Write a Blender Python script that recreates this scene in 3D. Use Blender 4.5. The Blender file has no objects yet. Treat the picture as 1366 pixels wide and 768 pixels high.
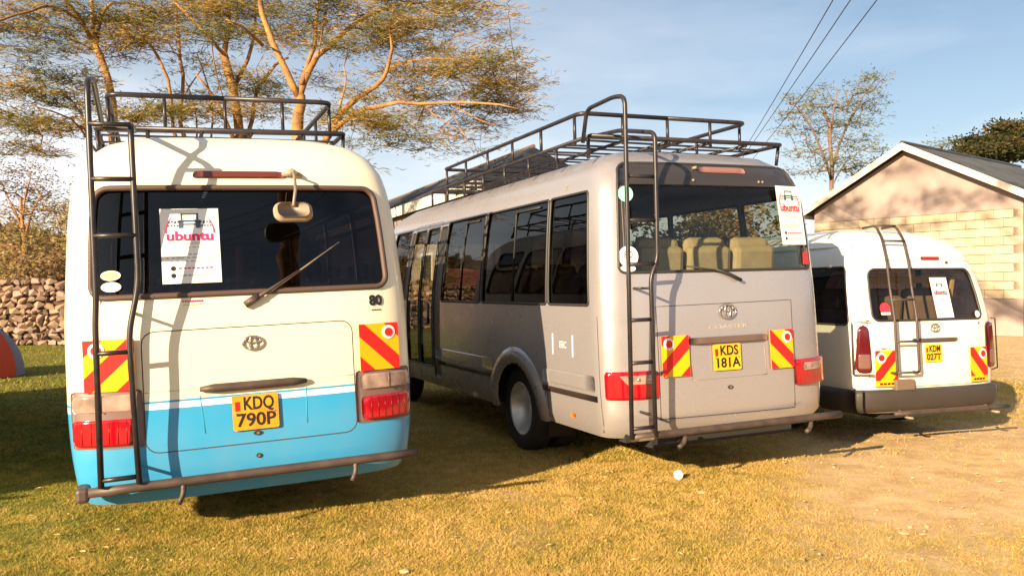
import bpy, bmesh, math, random
import numpy as np
from mathutils import Vector, Matrix, noise
R = math.radians
random.seed(7); RNG = np.random.default_rng(7)
sc = bpy.context.scene
COL = sc.collection

# ------------------------------------------------------------------ camera
CAM_H = 1.4403
cd = bpy.data.cameras.new('camera'); cam = bpy.data.objects.new('camera', cd); COL.objects.link(cam)
cam.location = (0, 0, CAM_H); cam.rotation_euler = (R(90) + 0.0061, 0, 0)
cd.sensor_fit = 'HORIZONTAL'; cd.sensor_width = 36; cd.lens = 36 * 1124 / 1366; cd.clip_end = 3000; cd.clip_start = .05
sc.camera = cam

# ------------------------------------------------------------------ light
SUN_EL, SUN_AZ = R(17.5), R(55.5)            # rays travel towards AZ (measured from +X)
sdir = Vector((math.cos(SUN_AZ) * math.cos(SUN_EL), math.sin(SUN_AZ) * math.cos(SUN_EL), -math.sin(SUN_EL)))
sl = bpy.data.lights.new('sun', 'SUN'); sun = bpy.data.objects.new('sun', sl); COL.objects.link(sun)
sl.energy = 5.0; sl.angle = R(.5); sl.color = (1.0, .78, .50)
sun.rotation_euler = sdir.to_track_quat('-Z', 'Y').to_euler()
wd = bpy.data.worlds.new('World'); sc.world = wd; wd.use_nodes = True
nt = wd.node_tree; nt.nodes.clear()
def wn(t, **k):
    n = nt.nodes.new(t)
    for a, b in k.items(): setattr(n, a, b)
    return n
sky = wn('ShaderNodeTexSky', sky_type='NISHITA', sun_disc=False)
sky.sun_elevation = SUN_EL
sky.sun_rotation = math.atan2(-sdir.x, -sdir.y)    # sun stands opposite the ray direction
sky.air_density = 1.0; sky.dust_density = 1.2; sky.ozone_density = 1.5
tc = wn('ShaderNodeTexCoord'); mp = wn('ShaderNodeMapping'); mp.inputs['Scale'].default_value = (1.1, 1.1, 4.5)
mp.inputs['Location'].default_value = (.35, .1, .0)
nz = wn('ShaderNodeTexNoise'); nz.inputs['Scale'].default_value = 1.6; nz.inputs['Detail'].default_value = 7; nz.inputs['Roughness'].default_value = .52
cr = wn('ShaderNodeValToRGB'); cr.color_ramp.elements[0].position = .34; cr.color_ramp.elements[1].position = .68
sep = wn('ShaderNodeSeparateXYZ'); hz = wn('ShaderNodeMapRange')
hz.inputs['From Min'].default_value = .0; hz.inputs['From Max'].default_value = .30; hz.inputs['To Min'].default_value = 1.25; hz.inputs['To Max'].default_value = .34
mu = wn('ShaderNodeMath', operation='MULTIPLY')
ad = wn('ShaderNodeMath', operation='ADD'); ad.inputs[1].default_value = .18
mx = wn('ShaderNodeMix', data_type='RGBA'); mx.inputs['B'].default_value = (8.2, 8.5, 9.0, 1)
bg = wn('ShaderNodeBackground'); bg.inputs['Strength'].default_value = .055; wo = wn('ShaderNodeOutputWorld')
L = nt.links.new
L(tc.outputs['Generated'], mp.inputs['Vector']); L(mp.outputs[0], nz.inputs['Vector']); L(nz.outputs['Fac'], cr.inputs[0])
L(tc.outputs['Generated'], sep.inputs[0]); L(sep.outputs['Z'], hz.inputs['Value'])
L(cr.outputs[0], ad.inputs[0]); L(ad.outputs[0], mu.inputs[0]); L(hz.outputs[0], mu.inputs[1]); mu.use_clamp = True
L(mu.outputs[0], mx.inputs['Factor']); L(sky.outputs[0], mx.inputs['A']); L(mx.outputs['Result'], bg.inputs[0]); L(bg.outputs[0], wo.inputs[0])
sc.view_settings.view_transform = 'Standard'; sc.view_settings.look = 'None'
sc.view_settings.exposure = 1.3; sc.view_settings.gamma = 1
sc.cycles.max_bounces = 6; sc.cycles.transparent_max_bounces = 24; sc.cycles.caustics_reflective = False; sc.cycles.caustics_refractive = False

# ------------------------------------------------------------------ materials
MATS = {}
def mat(name, col, rough=.6, metal=0., var=.0, vscale=4., bump=0., bscale=40., coat=0., spec=.5, col2=None, stretch=(1, 1, 1), world=False):
    if name in MATS: return MATS[name]
    m = bpy.data.materials.new(name); m.use_nodes = True; t = m.node_tree; b = t.nodes['Principled BSDF']
    b.inputs['Roughness'].default_value = rough; b.inputs['Metallic'].default_value = metal
    b.inputs['Coat Weight'].default_value = coat; b.inputs['Coat Roughness'].default_value = .06
    b.inputs['Specular IOR Level'].default_value = spec
    b.inputs['Base Color'].default_value = (*col, 1)
    if world:
        g = t.nodes.new('ShaderNodeNewGeometry'); src = g.outputs['Position']
    else:
        g = t.nodes.new('ShaderNodeTexCoord'); src = g.outputs['Object']
    mpn = t.nodes.new('ShaderNodeMapping'); mpn.inputs['Scale'].default_value = stretch
    t.links.new(src, mpn.inputs['Vector']); src = mpn.outputs[0]
    if var:
        n = t.nodes.new('ShaderNodeTexNoise'); n.inputs['Scale'].default_value = vscale; n.inputs['Detail'].default_value = 5
        r = t.nodes.new('ShaderNodeValToRGB'); r.color_ramp.elements[0].position = .3; r.color_ramp.elements[1].position = .7
        c2 = col2 if col2 else tuple(min(1, c * (1 + var)) for c in col)
        r.color_ramp.elements[0].color = (*(c * (1 - var) if not col2 else c for c in col), 1); r.color_ramp.elements[1].color = (*c2, 1)
        t.links.new(src, n.inputs['Vector']); t.links.new(n.outputs['Fac'], r.inputs[0]); t.links.new(r.outputs[0], b.inputs['Base Color'])
    if bump:
        n = t.nodes.new('ShaderNodeTexNoise'); n.inputs['Scale'].default_value = bscale; n.inputs['Detail'].default_value = 6
        bp = t.nodes.new('ShaderNodeBump'); bp.inputs['Strength'].default_value = bump; bp.inputs['Distance'].default_value = .02
        t.links.new(src, n.inputs['Vector']); t.links.new(n.outputs['Fac'], bp.inputs['Height']); t.links.new(bp.outputs[0], b.inputs['Normal'])
    MATS[name] = m
    return m
def glass(name, tint, refl=1.0, rough=.015):
    m = bpy.data.materials.new(name); m.use_nodes = True; t = m.node_tree; t.nodes.clear()
    o = t.nodes.new('ShaderNodeOutputMaterial'); f = t.nodes.new('ShaderNodeFresnel'); gb = t.nodes.new('ShaderNodeNewGeometry')
    mi = t.nodes.new('ShaderNodeMath'); mi.operation = 'MULTIPLY_ADD'; mi.inputs[1].default_value = 1 / 1.5 - 1.5; mi.inputs[2].default_value = 1.5
    t.links.new(gb.outputs['Backfacing'], mi.inputs[0]); t.links.new(mi.outputs[0], f.inputs['IOR'])
    tr = t.nodes.new('ShaderNodeBsdfTransparent'); tr.inputs[0].default_value = (*tint, 1)
    g = t.nodes.new('ShaderNodeBsdfGlossy'); g.inputs['Roughness'].default_value = rough; g.inputs['Color'].default_value = (refl, refl, refl, 1)
    n = t.nodes.new('ShaderNodeTexNoise'); n.inputs['Scale'].default_value = 1.3
    tcn = t.nodes.new('ShaderNodeTexCoord'); bp = t.nodes.new('ShaderNodeBump'); bp.inputs['Strength'].default_value = .05; bp.inputs['Distance'].default_value = .05
    t.links.new(tcn.outputs['Object'], n.inputs['Vector']); t.links.new(n.outputs['Fac'], bp.inputs['Height']); t.links.new(bp.outputs[0], g.inputs['Normal'])
    mxs = t.nodes.new('ShaderNodeMixShader'); t.links.new(f.outputs[0], mxs.inputs[0]); t.links.new(tr.outputs[0], mxs.inputs[1]); t.links.new(g.outputs[0], mxs.inputs[2])
    t.links.new(mxs.outputs[0], o.inputs[0]); MATS[name] = m
    return m
def paint(name, upper, lower=None, zsplit=0, stripe=None, rough=.32, metal=0., dust=(.42, .30, .18)):
    """vehicle paint: optional two-tone split with a pinstripe, light dust near the sills"""
    m = bpy.data.materials.new(name); m.use_nodes = True; t = m.node_tree; b = t.nodes['Principled BSDF']
    b.inputs['Roughness'].default_value = rough; b.inputs['Metallic'].default_value = metal; b.inputs['Coat Weight'].default_value = .5; b.inputs['Coat Roughness'].default_value = .12
    tcn = t.nodes.new('ShaderNodeTexCoord'); s = t.nodes.new('ShaderNodeSeparateXYZ'); t.links.new(tcn.outputs['Object'], s.inputs[0])
    def gt(v):
        c = t.nodes.new('ShaderNodeMath'); c.operation = 'GREATER_THAN'; c.inputs[1].default_value = v; t.links.new(s.outputs['Z'], c.inputs[0]); return c.outputs[0]
    def mix(f, a, bb, isfac=False):
        n = t.nodes.new('ShaderNodeMix'); n.data_type = 'RGBA'; t.links.new(f, n.inputs['Factor'])
        for k, v in (('A', a), ('B', bb)):
            if isinstance(v, tuple): n.inputs[k].default_value = (*v, 1)
            else: t.links.new(v, n.inputs[k])
        return n.outputs['Result']
    c = upper
    if lower:
        c = mix(gt(zsplit), lower, upper)
        if stripe: c = mix(gt(zsplit + .048), mix(gt(zsplit + .036), mix(gt(zsplit), lower, stripe), lower), upper)
    n = t.nodes.new('ShaderNodeTexNoise'); n.inputs['Scale'].default_value = 4; n.inputs['Detail'].default_value = 5; n.inputs['Roughness'].default_value = .55
    t.links.new(tcn.outputs['Object'], n.inputs['Vector'])
    mr = t.nodes.new('ShaderNodeMapRange'); mr.inputs['From Min'].default_value = 1.1; mr.inputs['From Max'].default_value = .35; mr.inputs['To Min'].default_value = .05; mr.inputs['To Max'].default_value = .30
    t.links.new(s.outputs['Z'], mr.inputs['Value'])
    mm = t.nodes.new('ShaderNodeMath'); mm.operation = 'MULTIPLY'; t.links.new(mr.outputs[0], mm.inputs[0]); t.links.new(n.outputs['Fac'], mm.inputs[1])
    c = mix(mm.outputs[0], c, dust)
    t.links.new(c, b.inputs['Base Color'])
    ra = t.nodes.new('ShaderNodeMapRange'); ra.inputs['To Min'].default_value = rough - .08; ra.inputs['To Max'].default_value = rough + .15
    t.links.new(n.outputs['Fac'], ra.inputs['Value']); t.links.new(ra.outputs[0], b.inputs['Roughness'])
    MATS[name] = m
    return m

M_cream = paint('cream_and_blue_paint', (.80, .75, .58), (.0, .30, .60), .80, (.70, .80, .82))
M_silver = paint('silver_beige_paint', (.40, .38, .405), rough=.25, metal=.45)
M_white = paint('white_paint', (.78, .77, .68))
M_black = mat('black_plastic', (.03, .028, .026), .5)
M_rubber = mat('rubber_seal', (.09, .055, .045), .6)
M_steel = mat('painted_dark_steel', (.030, .025, .028), .38, .2, var=.35, vscale=14)
M_bar = mat('weathered_steel_bar', (.075, .052, .044), .55, .2, var=.35, vscale=9)
M_bracket = mat('pale_steel', (.28, .23, .18), .5, .4, var=.3, vscale=12)
M_red = mat('red_lens', (.36, .003, .010), .12, coat=1.0, var=.25, vscale=6)
M_redglow = mat('brake_light_lens', (.13, .028, .022), .2, coat=.6)
M_clear = mat('clear_lens', (.34, .23, .19), .2, coat=1.0, var=.45, vscale=9)
M_chrome = mat('chrome', (.55, .50, .46), .22, .9)
M_yellow = mat('plate_yellow', (.84, .43, .008), .4, var=.12, vscale=12)
M_plateor = mat('plate_orange', (.80, .29, .01), .4, var=.18, vscale=10)
M_cyel = mat('chevron_yellow', (.93, .42, .0), .4)
M_cred = mat('chevron_red', (.80, .012, .01), .4)
M_ink = mat('ink_black', (.015, .012, .012), .5)
M_paper = mat('poster_paper', (.80, .80, .78), .6, var=.04, vscale=9)
M_pink = mat('poster_pink_ink', (.72, .02, .13), .6)
M_pred = mat('poster_red_ink', (.70, .03, .05), .6)
M_grey = mat('poster_grey_ink', (.30, .34, .34), .6)
M_navy = mat('poster_dark_ink', (.05, .09, .13), .6)
M_white2 = mat('reflector_white', (.82, .76, .74), .4)
M_tyre = mat('tyre_rubber', (.022, .02, .019), .8, bump=.3, bscale=60)
M_rim = mat('wheel_steel', (.62, .60, .56), .35, .4, var=.25, vscale=7)
M_seat = mat('seat_fabric', (.50, .40, .26), .9, var=.12, vscale=12)
M_lining = mat('cabin_lining', (.40, .35, .28), .9)
M_under = mat('underbody', (.02, .018, .016), .8)
M_mint = mat('sticker_mint', (.25, .62, .55), .5)
M_lime = mat('sticker_lime', (.60, .66, .22), .5)
M_teal = mat('sticker_pale_teal', (.45, .62, .58), .5)
M_mirror = mat('mirror_back', (.33, .25, .19), .45)
M_orange = mat('amber_lens', (.7, .16, .02), .25, coat=.5)
M_curtain = mat('beige_curtain', (.80, .66, .28), .9, var=.1)
G_dark = glass('dark_tinted_glass', (.09, .08, .10), .8)
G_mid = glass('green_tinted_glass', (.60, .62, .54), .9)
G_side = glass('side_tinted_glass', (.05, .05, .055), .7)
G_van = glass('van_tinted_glass', (.50, .44, .38), .9)

# ------------------------------------------------------------------ mesh helpers
def new_obj(name, verts, faces, m, parent=None, smooth=False, kind=None):
    me = bpy.data.meshes.new(name); me.from_pydata([tuple(v) for v in verts], [], faces)
    if smooth: me.shade_smooth()
    me.update()
    if m: me.materials.append(m)
    o = bpy.data.objects.new(name, me); COL.objects.link(o)
    if parent: o.parent = parent
    if kind: o['kind'] = kind
    return o
class MB:
    def __init__(s): s.v = []; s.f = []
    def add(s, v, f):
        b = len(s.v); s.v += [tuple(p) for p in v]; s.f += [tuple(i + b for i in q) for q in f]; return s
    def box(s, c, d, rot=None, bev=0.):
        x, y, z = (k / 2 for k in d)
        if bev:
            b = min(bev, x, y, z); V = []; F = []
            bm = bmesh.new(); bmesh.ops.create_cube(bm, size=1); bmesh.ops.scale(bm, vec=(2 * x, 2 * y, 2 * z), verts=bm.verts)
            bmesh.ops.bevel(bm, geom=bm.edges[:], offset=b, segments=2, affect='EDGES', profile=.5)
            bm.verts.index_update(); V = [v.co.copy() for v in bm.verts]; F = [[v.index for v in f.verts] for f in bm.faces]; bm.free()
        else:
            V = [Vector(p) for p in ((-x, -y, -z), (x, -y, -z), (x, y, -z), (-x, y, -z), (-x, -y, z), (x, -y, z), (x, y, z), (-x, y, z))]
            F = [(0, 3, 2, 1), (4, 5, 6, 7), (0, 1, 5, 4), (1, 2, 6, 5), (2, 3, 7, 6), (3, 0, 4, 7)]
        if rot is not None: V = [rot @ v for v in V]
        return s.add([v + Vector(c) for v in V], F)
    def tube(s, pts, r, n=8, caps=True, closed=False):
        pts = [Vector(p) for p in pts]; k = len(pts); rr = r if isinstance(r, (list, tuple)) else [r] * k
        V = []; prev = None
        for i, p in enumerate(pts):
            if closed: t = pts[(i + 1) % k] - pts[i - 1]
            else: t = pts[min(i + 1, k - 1)] - pts[max(i - 1, 0)]
            t.normalize()
            if prev is None:
                a = Vector((0, 0, 1)) if abs(t.z) < .9 else Vector((1, 0, 0)); u = t.cross(a).normalized()
            else: u = (prev - t * prev.dot(t)).normalized()
            prev = u; w = t.cross(u)
            for j in range(n):
                an = 2 * math.pi * j / n; V.append(p + (u * math.cos(an) + w * math.sin(an)) * rr[i])
        F = []
        for i in range(k if closed else k - 1):
            a = i * n; b = ((i + 1) % k) * n
            for j in range(n): F.append((a + j, a + (j + 1) % n, b + (j + 1) % n, b + j))
        if caps and not closed: F.append(tuple(range(n))[::-1]); F.append(tuple((k - 1) * n + j for j in range(n)))
        return s.add(V, F)
    def lathe(s, prof, c, axis='x', n=32, sgn=1):
        V = []; k = len(prof)
        for j in range(n):
            a = 2 * math.pi * j / n
            for (h, r) in prof:
                V.append((c[0] + sgn * h, c[1] + r * math.cos(a), c[2] + r * math.sin(a)))
        F = []
        for j in range(n):
            for i in range(k - 1):
                F.append((j * k + i, j * k + i + 1, ((j + 1) % n) * k + i + 1, ((j + 1) % n) * k + i))
        return s.add(V, F)
    def build(s, name, m, parent=None, smooth=False, kind=None): return new_obj(name, s.v, s.f, m, parent, smooth, kind)
def bend(pts, r=.06, n=5):
    """round the corners of a polyline"""
    P = [Vector(p) for p in pts]; out = [P[0]]
    for i in range(1, len(P) - 1):
        a = (P[i - 1] - P[i]); b = (P[i + 1] - P[i]); q = min(r, a.length * .45, b.length * .45)
        A = P[i] + a.normalized() * q; B = P[i] + b.normalized() * q
        for k in range(n + 1):
            t = k / n; out.append(A * (1 - t) ** 2 + P[i] * 2 * t * (1 - t) + B * t * t)
    out.append(P[-1]); return out
def empty(name, label, cat, loc=(0, 0, 0), rot=(0, 0, 0), group=None):
    o = bpy.data.objects.new(name, None); COL.objects.link(o); o.location = loc; o.rotation_euler = rot
    o.empty_display_size = .2; tag(o, label, cat, group); return o
def tag(o, label, cat, group=None):
    o['label'] = label; o['category'] = cat
    if group: o['group'] = group
    return o
def smooth_tab(tab):
    zs = np.array([a for a, b in tab], float); ys = np.array([b for a, b in tab], float)
    d = np.diff(ys) / np.diff(zs); m = np.zeros(len(zs)); m[0] = d[0]; m[-1] = d[-1]
    for i in range(1, len(zs) - 1):
        m[i] = 0 if d[i - 1] * d[i] <= 0 else 2 * d[i - 1] * d[i] / (d[i - 1] + d[i])
    def f(z):
        z = min(max(z, zs[0]), zs[-1]); i = int(min(max(np.searchsorted(zs, z) - 1, 0), len(zs) - 2)); h = zs[i + 1] - zs[i]; t = (z - zs[i]) / h
        return float((2 * t ** 3 - 3 * t ** 2 + 1) * ys[i] + (t ** 3 - 2 * t ** 2 + t) * h * m[i] + (-2 * t ** 3 + 3 * t ** 2) * ys[i + 1] + (t ** 3 - t ** 2) * h * m[i + 1])
    return f

# ------------------------------------------------------------------ vehicle shell
class Shell:
    def __init__(s, wt, yt, ft, Ln, b=.30, n=3.5, bf=.35, nf=2.6):
        s.w = smooth_tab(wt); s.y0 = smooth_tab(yt); fr = smooth_tab(ft); s.y1 = lambda z: Ln - fr(z)
        s.b, s.n, s.bf, s.nf = b, n, bf, nf; s.z0 = wt[0][0]; s.zt = wt[-1][0]; s.tab = [a for a, _ in wt]
        s.B0 = s.rear(.97, 1.).y; s.B1 = s.front(.9, 1.).y
    def rear(s, fx, z):
        fx = max(-.97, min(.97, fx)); return Vector((fx * s.w(z), s.y0(z) + s.b * (1 - (1 - abs(fx) ** s.n) ** (1 / s.n)), z))
    def front(s, fx, z):
        fx = max(-.9, min(.9, fx)); return Vector((fx * s.w(z), s.y1(z) - s.bf * (1 - (1 - abs(fx) ** s.nf) ** (1 / s.nf)), z))
    def side(s, sg, y, z):
        a = s.rear(.97, z).y; c = s.front(.9, z).y; t = (y - s.B0) / (s.B1 - s.B0); yy = a + t * (c - a); k = 1.
        q = s.y0(z) + s.b
        if yy < q: k = (1 - min(1, (q - yy) / s.b) ** s.n) ** (1 / s.n)
        q = s.y1(z) - s.bf
        if yy > q: k = (1 - min(1, (yy - q) / s.bf) ** s.nf) ** (1 / s.nf)
        return Vector((sg * s.w(z) * k, yy, z))
    def S(s, kind, u, z):
        return s.rear(u, z) if kind == 'r' else s.front(u, z) if kind == 'f' else s.side(-1 if kind == 'L' else 1, u, z)
    def N(s, kind, u, z):
        e = .01; du = s.S(kind, u + e, z) - s.S(kind, u - e, z); dz = s.S(kind, u, z + e) - s.S(kind, u, z - e)
        n = du.cross(dz).normalized()
        o = {'r': Vector((0, -1, 0)), 'f': Vector((0, 1, 0)), 'L': Vector((-1, 0, 0)), 'R': Vector((1, 0, 0))}[kind]
        return n if n.dot(o) > 0 else -n
    def P(s, kind, u, z, off=0): return s.S(kind, u, z) + s.N(kind, u, z) * off
    def X(s, x, z, off=0):       # rear surface by metric x
        return s.P('r', x / s.w(z), z, off)
    def frame(s, x, z, off=0, kind='r'):
        u = x / s.w(z) if kind == 'r' else x; n = s.N(kind, u, z); o = s.S(kind, u, z) + n * off
        ez = (Vector((0, 0, 1)) - n * n.z).normalized(); ex = ez.cross(n) * (1 if kind == 'r' else 1)
        ex = -n.cross(ez) * -1
        if kind == 'r' and ex.x < 0: ex = -ex
        if kind == 'L' and ex.y > 0: ex = -ex
        return o, ex, ez, n
    def rrect(s, kind, w, k=6):
        """outline of a rounded opening: list of (u,z)"""
        u0, u1, z0, z1, Rz = w['u0'], w['u1'], w['z0'], w['z1'], w.get('R', .06); out = []
        Ru = Rz / (s.w((z0 + z1) / 2) if kind in 'rf' else 1)
        for (cu, cz, a0) in ((u0 + Ru, z0 + Rz, 180), (u1 - Ru, z0 + Rz, 270), (u1 - Ru, z1 - Rz, 0), (u0 + Ru, z1 - Rz, 90)):
            for i in range(k + 1):
                a = R(a0 + 90 * i / k); out.append((cu + Ru * math.cos(a), cz + Rz * math.sin(a)))
        return out
    def mesh(s, wins, arches, parent, m, cols_r=(), rows=()):
        zr = sorted(set([s.z0, s.zt] + list(s.tab) + list(rows) + [w[k] for w in wins for k in ('z0', 'z1')] + [a['z1'] for a in arches] + list(np.arange(s.z0, s.zt - .3, .09))))
        zz = [zr[0]]
        hard = set(w[k] for w in wins for k in ('z0', 'z1')) | set(a['z1'] for a in arches) | {s.zt}
        for z in zr[1:]:
            if z - zz[-1] < .018 and z not in hard: continue
            if z - zz[-1] < .018 and zz[-1] not in hard and len(zz) > 1: zz[-1] = z
            elif z - zz[-1] > 1e-5: zz.append(z)
        def brk(base, kinds, key0='u0'):
            h = set(round(w[k], 5) for w in wins + arches if w['k'] in kinds for k in ('u0', 'u1')); out = []
            for u in sorted(set([round(float(b), 5) for b in base]) | h):
                if out and u - out[-1] < .012 and u not in h: continue
                if out and u - out[-1] < .012 and out[-1] not in h and len(out) > 1: out[-1] = u
                elif not out or u - out[-1] > 1e-6: out.append(u)
            return out
        fr = brk([-.97, -.94, -.9, -.85, -.78, -.7, -.6, -.5, -.38, -.25, -.12, 0, .12, .25, .38, .5, .6, .7, .78, .85, .9, .94, .97], 'r')
        ff = brk([-.9, -.8, -.65, -.5, -.3, 0, .3, .5, .65, .8, .9], 'f')
        yb = [s.B0, s.B0 + .02, s.B0 + .05, s.B0 + .1, s.B0 + .17] + list(np.arange(s.B0 + .3, s.B1 - .3, .3)) + [s.B1 - .2, s.B1 - .12, s.B1 - .06, s.B1]
        sL = brk(yb, 'L'); sR = brk(yb, 'R')
        cols = [('r', u) for u in fr] + [('R', u) for u in sR[1:]] + [('f', u) for u in ff[::-1][1:]] + [('L', u) for u in sL[::-1][1:-1]]
        nc = len(cols); V = []; F = []
        for z in zz: V += [s.S(k, u, z) for k, u in cols]
        for i in range(len(zz) - 1):
            zc = (zz[i] + zz[i + 1]) / 2
            for j in range(nc):
                j2 = (j + 1) % nc; k, u = cols[j]; k2, u2 = cols[j2]
                kk = k2 if k != k2 else k
                if k != k2: u = {'R': s.B0, 'f': .9, 'L': s.B1, 'r': -.97}[k2] if k2 != 'r' else u
                if k != k2 and k2 == 'r': kk = 'L'; u2 = s.B0
                uc = (u + u2) / 2
                if any(w['k'] == kk and w['u0'] < uc < w['u1'] and w['z0'] < zc < w['z1'] for w in wins + arches): continue
                F.append((i * nc + j, i * nc + j2, (i + 1) * nc + j2, (i + 1) * nc + j))
        mb = MB(); mb.add(V, F)
        for w in wins:
            o = s.rrect(w['k'], w); q = len(o) // 4
            cs = [(w['u0'], w['z0']), (w['u1'], w['z0']), (w['u1'], w['z1']), (w['u0'], w['z1'])]
            for c in range(4):
                pts = [s.S(w['k'], *cs[c])] + [s.S(w['k'], *p) for p in o[c * q:(c + 1) * q]]
                mb.add(pts, [(0, i, i + 1) for i in range(1, len(pts) - 1)])
        for a in arches:
            n = 10; c = (a['u0'] + a['u1']) / 2; rx = (a['u1'] - a['u0']) / 2; rz = a['z1'] - a['zc']
            for sg, cu in ((1, a['u1']), (-1, a['u0'])):
                pts = [s.S(a['k'], cu, a['z1'])] + [s.S(a['k'], c + sg * rx * math.cos(math.pi / 2 * i / n), a['zc'] + rz * math.sin(math.pi / 2 * i / n)) for i in range(n + 1)]
                mb.add(pts, [(0, i, i + 1) for i in range(1, len(pts) - 1)])
        # floor of the shell and the dark underbody
        o = mb.build('body', m, parent, smooth=True)
        bm = bmesh.new(); bm.from_mesh(o.data); bmesh.ops.remove_doubles(bm, verts=bm.verts, dist=1e-4); bmesh.ops.recalc_face_normals(bm, faces=bm.faces); bm.to_mesh(o.data); bm.free()
        return o
    def pane(s, w, m, parent, name, inset=.012, nu=10, nv=5):
        V = []; F = []
        for j in range(nv + 1):
            z = w['z0'] + (w['z1'] - w['z0']) * j / nv
            for i in range(nu + 1): V.append(s.P(w['k'], w['u0'] + (w['u1'] - w['u0']) * i / nu, z, -inset))
        for j in range(nv):
            for i in range(nu): a = j * (nu + 1) + i; F.append((a, a + 1, a + nu + 2, a + nu + 1))
        return new_obj(name, V, F, m, parent, smooth=True)
    def gasket(s, w, m, parent, r=.013, name='seal', off=0.):
        o = s.rrect(w['k'], w); pts = []
        for i in range(len(o)):
            a, b = o[i], o[(i + 1) % len(o)]; d = math.hypot((b[0] - a[0]), (b[1] - a[1])); k = max(1, int(d / .12))
            for j in range(k): pts.append(s.P(w['k'], a[0] + (b[0] - a[0]) * j / k, a[1] + (b[1] - a[1]) * j / k, off))
        return MB().tube(pts, r, 6, closed=True).build(name, m, parent, smooth=True)
    def slab(s, kind, L0, L1, R0, R1, za, zb, th, m, parent, name, rad=.02, nu=10, nv=8, base=-.004):
        """cushion-edged slab lying on the shell; left edge L0(bottom)..L1(top), right edge R0..R1 (metric x on the rear, y on a side)"""
        V = []; F = []; H = zb - za
        vs = sorted(set([0, .03, .1] + [i / nv for i in range(1, nv)] + [.9, .97, 1]))
        for v in vs:
            z = za + H * v; d = min(z - za, zb - z); ins = 0 if d >= rad else rad - math.sqrt(max(0, rad * rad - (rad - d) ** 2))
            a = L0 + (L1 - L0) * v + ins; b = R0 + (R1 - R0) * v - ins; row = []
            for i in range(nu + 1):
                t = i / nu; x = a + (b - a) * t; e = min(t, 1 - t) * (b - a); edge = 1 if (e > .006 and d > .004) else .35
                u = x / s.w(z) if kind == 'r' else x
                row.append((u, z, edge))
            V += [s.P(kind, u, z, th * e) for u, z, e in row]
        nr = len(vs); nc = nu + 1
        for j in range(nr - 1):
            for i in range(nu): a = j * nc + i; F.append((a, a + 1, a + nc + 1, a + nc))
        # skirt down to the shell
        ring = [i for i in range(nc)] + [j * nc + nu for j in range(1, nr)] + [(nr - 1) * nc + i for i in range(nu - 1, -1, -1)] + [j * nc for j in range(nr - 2, 0, -1)]
        b0 = len(V); cen = [V[i] for i in ring]; nn = s.N(kind, ((L0 + R0) / 2) / (s.w(za) if kind == 'r' else 1), (za + zb) / 2)
        V += [p - nn * (th + .012) for p in cen]; k = len(ring)
        for i in range(k): F.append((ring[i], ring[(i + 1) % k], b0 + (i + 1) % k, b0 + i))
        o = new_obj(name, V, F, m, parent, smooth=True); return o
def plate(name, fr, polys, th, m, parent, lift=0.):
    """flat pieces (list of 2-D outlines) standing `th` proud in frame fr"""
    o, ex, ez, n = fr; V = []; F = []
    for p in polys:
        b = len(V); k = len(p)
        V += [o + ex * x + ez * z + n * (lift + th) for x, z in p] + [o + ex * x + ez * z + n * lift for x, z in p]
        F.append(tuple(b + i for i in range(k))); F += [(b + i, b + k + i, b + k + (i + 1) % k, b + (i + 1) % k) for i in range(k)]
    return new_obj(name, V, F, m, parent)
def rect(x0, z0, x1, z1, r=0, k=4):
    if not r: return [(x0, z0), (x1, z0), (x1, z1), (x0, z1)]
    out = []
    for cx, cz, a0 in ((x0 + r, z0 + r, 180), (x1 - r, z0 + r, 270), (x1 - r, z1 - r, 0), (x0 + r, z1 - r, 90)):
        out += [(cx + r * math.cos(R(a0 + 90 * i / k)), cz + r * math.sin(R(a0 + 90 * i / k))) for i in range(k + 1)]
    return out
def disc(cx, cz, rx, rz=None, k=20): return [(cx + rx * math.cos(2 * math.pi * i / k), cz + (rz or rx) * math.sin(2 * math.pi * i / k)) for i in range(k)]
def clip(poly, box):
    x0, z0, x1, z1 = box
    for ax, lim, sg in ((0, x0, 1), (0, x1, -1), (1, z0, 1), (1, z1, -1)):
        out = []
        for i in range(len(poly)):
            a, b = poly[i - 1], poly[i]; ia = sg * (a[ax] - lim) >= 0; ib = sg * (b[ax] - lim) >= 0
            if ia != ib:
                t = (lim - a[ax]) / (b[ax] - a[ax]); out.append((a[0] + (b[0] - a[0]) * t, a[1] + (b[1] - a[1]) * t))
            if ib: out.append(b)
        poly = out
        if not poly: break
    return poly
def text(name, s, size, fr, m, parent, cx=0, cz=0, th=.002, lift=0., sx=1., bold=.0, width=None):
    c = bpy.data.curves.new(name, 'FONT'); c.body = s; c.size = size; c.align_x = 'CENTER'; c.align_y = 'CENTER'; c.offset = bold; c.extrude = th / 2; c.resolution_u = 3
    t = bpy.data.objects.new(name, c); COL.objects.link(t); bpy.context.view_layer.update()
    me = bpy.data.meshes.new_from_object(t); bpy.data.objects.remove(t)
    o, ex, ez, n = fr
    if width:
        xs = [v.co.x for v in me.vertices]; sx = width / (max(xs) - min(xs))
    for v in me.vertices:
        x, z, y = v.co.x * sx + cx, v.co.y + cz, v.co.z + th / 2
        v.co = o + ex * x + ez * z + n * (lift + y)
    me.name = name; me.materials.clear(); me.materials.append(m)
    ob = bpy.data.objects.new(name, me); COL.objects.link(ob); ob.parent = parent; return ob
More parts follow.
